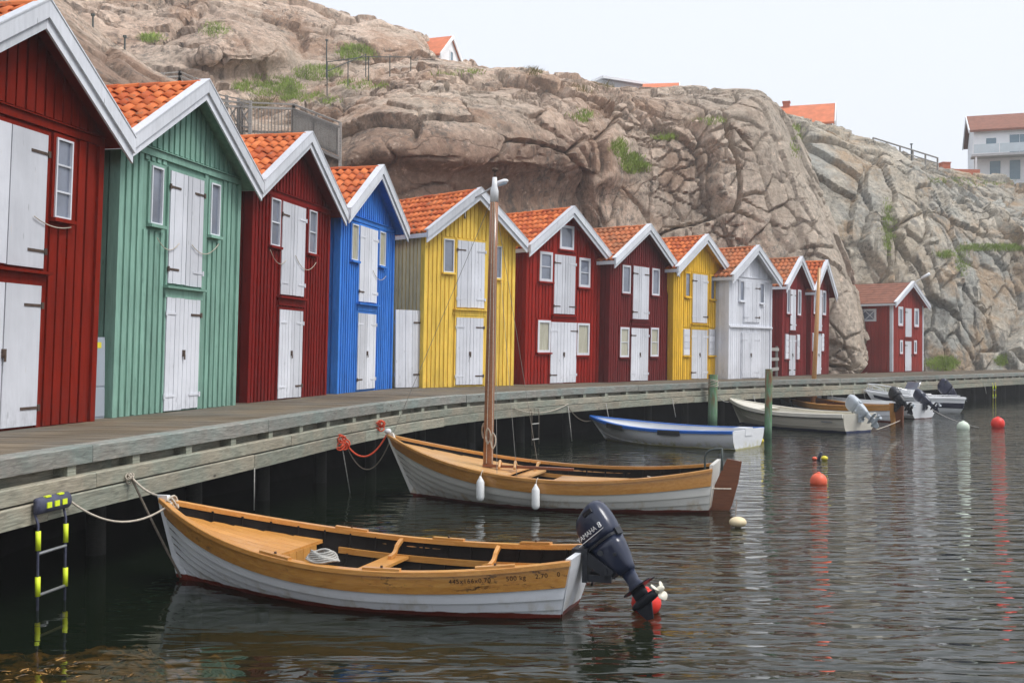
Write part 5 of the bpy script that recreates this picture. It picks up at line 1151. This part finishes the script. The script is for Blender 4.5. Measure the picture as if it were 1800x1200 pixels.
for x in (0., 5, 10): MB().box(x, x + .15, -1.5, -1.35, 0, 2.09).build('balcony_post', 'far_white', vi)
# brick wall with chimney left of the villa
A = aty(1655, 306, 92); bwl = empty('brick_outbuilding', A, R(4), 'low orange brick outbuilding with a chimney beside the villa', 'building', 'houses on top of the rocks')
MB().box(0, 3.4, 0, 3, -2, .45).build('wall', 'brick', bwl); MB().box(.2, .9, .2, .9, .46, 1.0).box(.15, .95, .15, .95, 1.0, 1.08).build('chimney', 'brick', bwl)
# railings
def railing(pts, h, mat, label, n=4, name='railing', r=.03, mid=True):
    pts = [Vector(p) for p in pts]; o = empty(name, pts[0], 0, label, 'railing', 'railings on the rock'); P = [p - pts[0] for p in pts]
    MB().tube([p + Vector((0, 0, h)) for p in P], r, 6).build('top_rail', mat, o)
    if mid: MB().tube([p + Vector((0, 0, h * .5)) for p in P], r * .8, 6).build('mid_rail', mat, o)
    tot = sum((b - a).length for a, b in zip(P, P[1:]))
    for i in range(n + 1):
        d = tot * i / n
        for a, b in zip(P, P[1:]):
            l = (b - a).length
            if d <= l + 1e-6: q = a.lerp(b, min(d / l, 1)); break
            d -= l
        MB().tube([q + Vector((0, 0, -.5)), q + Vector((0, 0, h + .03))], r * 1.2, 6).build('post', mat, o)
railing([aty(575, 150, 51), aty(643, 140, 52), aty(722, 140, 53)], 1.1, 'rail_iron', 'thin dark iron railing on the rock above the terrace', 4, r=.022, mid=False)
railing([aty(575, 148, 50.5), aty(643, 118, 52)], .6, 'rail_iron', 'sloping iron handrail climbing the rock above the terrace', 1, r=.022, mid=False)
railing([aty(1535, 262, 82), aty(1648, 296, 88)], .85, 'grey_timber', 'sloping wooden railing on the cliff edge left of the villa', 5, r=.06)
def pole(p, h, label, r=.035, mat='rail_iron'): tag(MB().tube([(0, 0, -.6), (0, 0, h)], r, 6).tube([(0, 0, h), (.0, .0, h + .08)], r * 2.2, 6).build('pole', mat, loc=p), label, 'pole', 'poles on the rock')
pole(aty(163, 78, 40), 1.05, 'thin pole on the rock nearest the left edge'); pole(aty(219, 118, 42), 1.15, 'thin pole with a small head above the mint roof'); pole(aty(574, 118, 58), 1.4, 'thin dark pole left of the iron railing')
pole(aty(1004, 153, 64), .45, 'short pole on the skyline right of the dry plants'); pole(aty(1602, 283, 86), 1.3, 'lamp pole standing behind the wooden railing', .05)
# wooden terrace with slatted screens
def screen(A, B, h, label, below=0.):
    A, B = Vector(A), Vector(B); v = B - A; o = empty('slatted_screen', A, 0, label, 'fence', 'weathered wooden screens of the terrace'); L_ = v.length
    n = int(L_ / .13); m = MB()
    for i in range(n):
        p = v * ((i + .5) / n); m.beam(p + Vector((0, 0, .04)), p + Vector((0, 0, h + random.uniform(-.01, .01))), .022, .10, (v.y, -v.x, 0))
    tag(m.build('slats', 'grey_timber', o), kind='stuff')
    for z in (.15, h + .06): MB().beam(Vector((0, .05, z)), v + Vector((0, .05, z)), .06, .08).build('rail', 'grey_timber', o)
    MB().beam(Vector((0, .05, h + .24)), v + Vector((0, .05, h + .24)), .05, .06).build('top_rail', 'grey_timber', o)
    for t in (.0, .5, 1.0): p = v * t; MB().beam(p + Vector((0, .1, -.4 - below)), p + Vector((0, .1, h + .26)), .10, .10, (0, 1, 0)).build('post', 'grey_timber', o)
    return o
T0, T1, T2 = aty(330, 234, 41.5), aty(515, 240, 43), aty(597, 276, 40)
T2.z = T2.z; screen(T0, T1, 1.05, 'long grey slatted screen of the terrace behind the roofs', .3); screen(T1, T2, 1.05, 'sloping grey slatted screen at the terrace end above the blue house', .9)
ter = MB(); ter.v = [tuple(p + Vector((0, y, z))) for y, z in ((0, -.12), (0, 0), (6, 0), (6, -.12)) for p in (T0, T1, T2)]
ter.f = [(i * 3 + j, i * 3 + j + 1, ((i + 1) % 4) * 3 + j + 1, ((i + 1) % 4) * 3 + j) for i in range(4) for j in range(2)]; tag(ter.build('terrace_floor', 'grey_timber'), kind='structure')
def cross_rail(A, B, n, label, h=.95):
    A, B = Vector(A), Vector(B); v = B - A; o = empty('stair_balustrade', A, 0, label, 'railing', 'wooden balustrades above the roofs')
    for z in (.08, h): MB().beam(Vector((0, 0, z)), v + Vector((0, 0, z)), .06, .07).build('rail', 'grey_timber', o)
    MB().beam(Vector((0, 0, h + .16)), v + Vector((0, 0, h + .16)), .05, .05).build('hand_rail', 'grey_timber', o)
    for i in range(n + 1): p = v * (i / n); MB().beam(p + Vector((0, 0, -.6)), p + Vector((0, 0, h + .2)), .11, .11, (0, 1, 0)).build('post', 'grey_timber', o)
    for i in range(n):
        a, b = v * (i / n), v * ((i + 1) / n); MB().beam(a + Vector((0, 0, .1)), b + Vector((0, 0, h - .04)), .03, .05).build('brace', 'grey_timber', o); MB().beam(a + Vector((0, .035, h - .04)), b + Vector((0, .035, .1)), .03, .05).build('brace', 'grey_timber', o)
cross_rail(aty(225, 186, 40), aty(316, 178, 41), 3, 'cross braced wooden balustrade behind the mint green roof'); cross_rail(aty(316, 178, 41), aty(372, 204, 39), 2, 'sloping cross braced balustrade going down behind the mint gable'); cross_rail(aty(378, 214, 43), aty(440, 229, 42), 3, 'low cross braced balustrade above the slatted terrace screen')
# ------------------------------------------------------------------ grass, plants and weed
def tufts(name, P, regions, mat, n, h, label):
    u, v = topx(P); m = MB()
    for (cx, cy, rx, ry, cnt) in regions:
        idx = np.where(((u - cx) / rx) ** 2 + ((v - cy) / ry) ** 2 < 1)[0]
        if not len(idx): continue
        for i in rng.choice(idx, cnt):
            p = Vector(P[i])
            for _ in range(n):
                q = p + Vector((rng.normal(0, .16), rng.normal(0, .16), -.04)); d = Vector((rng.normal(0, .35), rng.normal(0, .35) - .25, 1)).normalized() * h * rng.uniform(.5, 1.2); s_ = Vector((rng.normal(), rng.normal(), 0)).normalized() * .016
                m.add([q - s_, q + s_, q + d * .6 + s_ * .6, q + d + Vector((d.x, d.y, -.1 * h)) * .4, q + d * .6 - s_ * .6], [(0, 1, 2, 3, 4)])
    if m.v: tag(m.build(name, mat), label, kind='stuff')
tufts('grass', PB, [(1085, 262, 12, 16, 120), (1108, 288, 18, 18, 240), (1128, 296, 8, 8, 60), (1245, 214, 22, 6, 70), (1170, 242, 20, 5, 50), (470, 165, 60, 16, 420), (560, 175, 40, 10, 160), (640, 150, 40, 10, 120), (1395, 250, 8, 30, 120), (1020, 205, 18, 10, 60), (800, 130, 50, 6, 60)], 'grass', 7, .26, 'green grass growing on ledges of the middle cliff')
tufts('grass', PC, [(1745, 436, 60, 6, 320), (1660, 448, 16, 6, 70), (1700, 320, 70, 8, 300), (1655, 640, 25, 12, 260), (1760, 634, 10, 10, 80), (1560, 400, 8, 50, 150), (1690, 455, 10, 30, 80), (1780, 320, 30, 8, 100)], 'grass', 7, .28, 'green grass in the cracks of the right hand cliff')
tufts('grass', PA, [(470, 152, 60, 18, 300), (625, 95, 30, 14, 200), (380, 55, 20, 12, 60), (270, 70, 20, 8, 80), (560, 130, 40, 14, 150)], 'grass', 7, .3, 'green grass in the hollows of the upper hill')
tufts('dry_grass', PB, [(935, 134, 14, 3, 60), (1040, 160, 40, 5, 90), (450, 180, 40, 14, 120)], 'dry_grass', 6, .55, 'dry brown tufts on the skyline of the middle cliff')
# weed and stones just under the surface at the lower left
c0 = atz(60, 1165, 0); m = MB(); nx, ny = 70, 60; X = np.linspace(-5.4, -1.6, nx); Y = np.linspace(4.8, 9.3, ny)
gx, gy = np.meshgrid(X, Y); q = np.stack([gx.ravel() * 1.6, gy.ravel() * 1.6, np.zeros(nx * ny)], 1)
zz = -.08 + .34 * fbm(q, 4, 50) + .08 * fbm(q * 5, 2, 51) - .22 * np.clip((gy.ravel() - 8.0) / 1., 0, 2) - .30 * np.clip((gx.ravel() + 2.7) / .8, 0, 2); zz = np.minimum(zz, -.004)
m.v = list(zip(gx.ravel(), gy.ravel(), zz)); m.f = [(j * nx + i, j * nx + i + 1, (j + 1) * nx + i + 1, (j + 1) * nx + i) for j in range(ny - 1) for i in range(nx - 1)]
tag(m.build('seaweed', 'seaweed', smooth=True), 'brown bladderwrack on shallow stones at the lower left', kind='stuff')
m = MB()
for _ in range(2600):
    i = rng.randint(len(zz)); 
    if zz[i] < -.22: continue
    p = Vector((gx.ravel()[i] + rng.normal(0, .03), gy.ravel()[i] + rng.normal(0, .03), zz[i])); a = rng.uniform(0, 6.28); d = Vector((math.cos(a), math.sin(a), .12)) * rng.uniform(.05, .16); s_ = Vector((-math.sin(a), math.cos(a), 0)) * rng.uniform(.006, .014)
    m.add([p - s_, p + s_, p + d * .6 + s_, p + d + Vector((0, 0, -.02)), p + d * .6 - s_], [(0, 1, 2, 3, 4)])
tag(m.build('seaweed_fronds', 'seaweed'), 'loose brown weed fronds drifting at the lower left', kind='stuff')
# ------------------------------------------------------------------ the foggy air
MAT['haze'] = bpy.data.materials.new('sea_fog'); hm = MAT['haze']; hm.use_nodes = True; hn = hm.node_tree; hn.nodes.clear()
pv = hn.nodes.new('ShaderNodeVolumePrincipled'); pv.inputs['Color'].default_value = (.97, .985, 1, 1); pv.inputs['Density'].default_value = .0011; ho = hn.nodes.new('ShaderNodeOutputMaterial'); hn.links.new(pv.outputs[0], ho.inputs['Volume'])
tag(MB().box(-410, 410, -160, 430, -3.3, 36).build('haze', hm), kind='stuff')
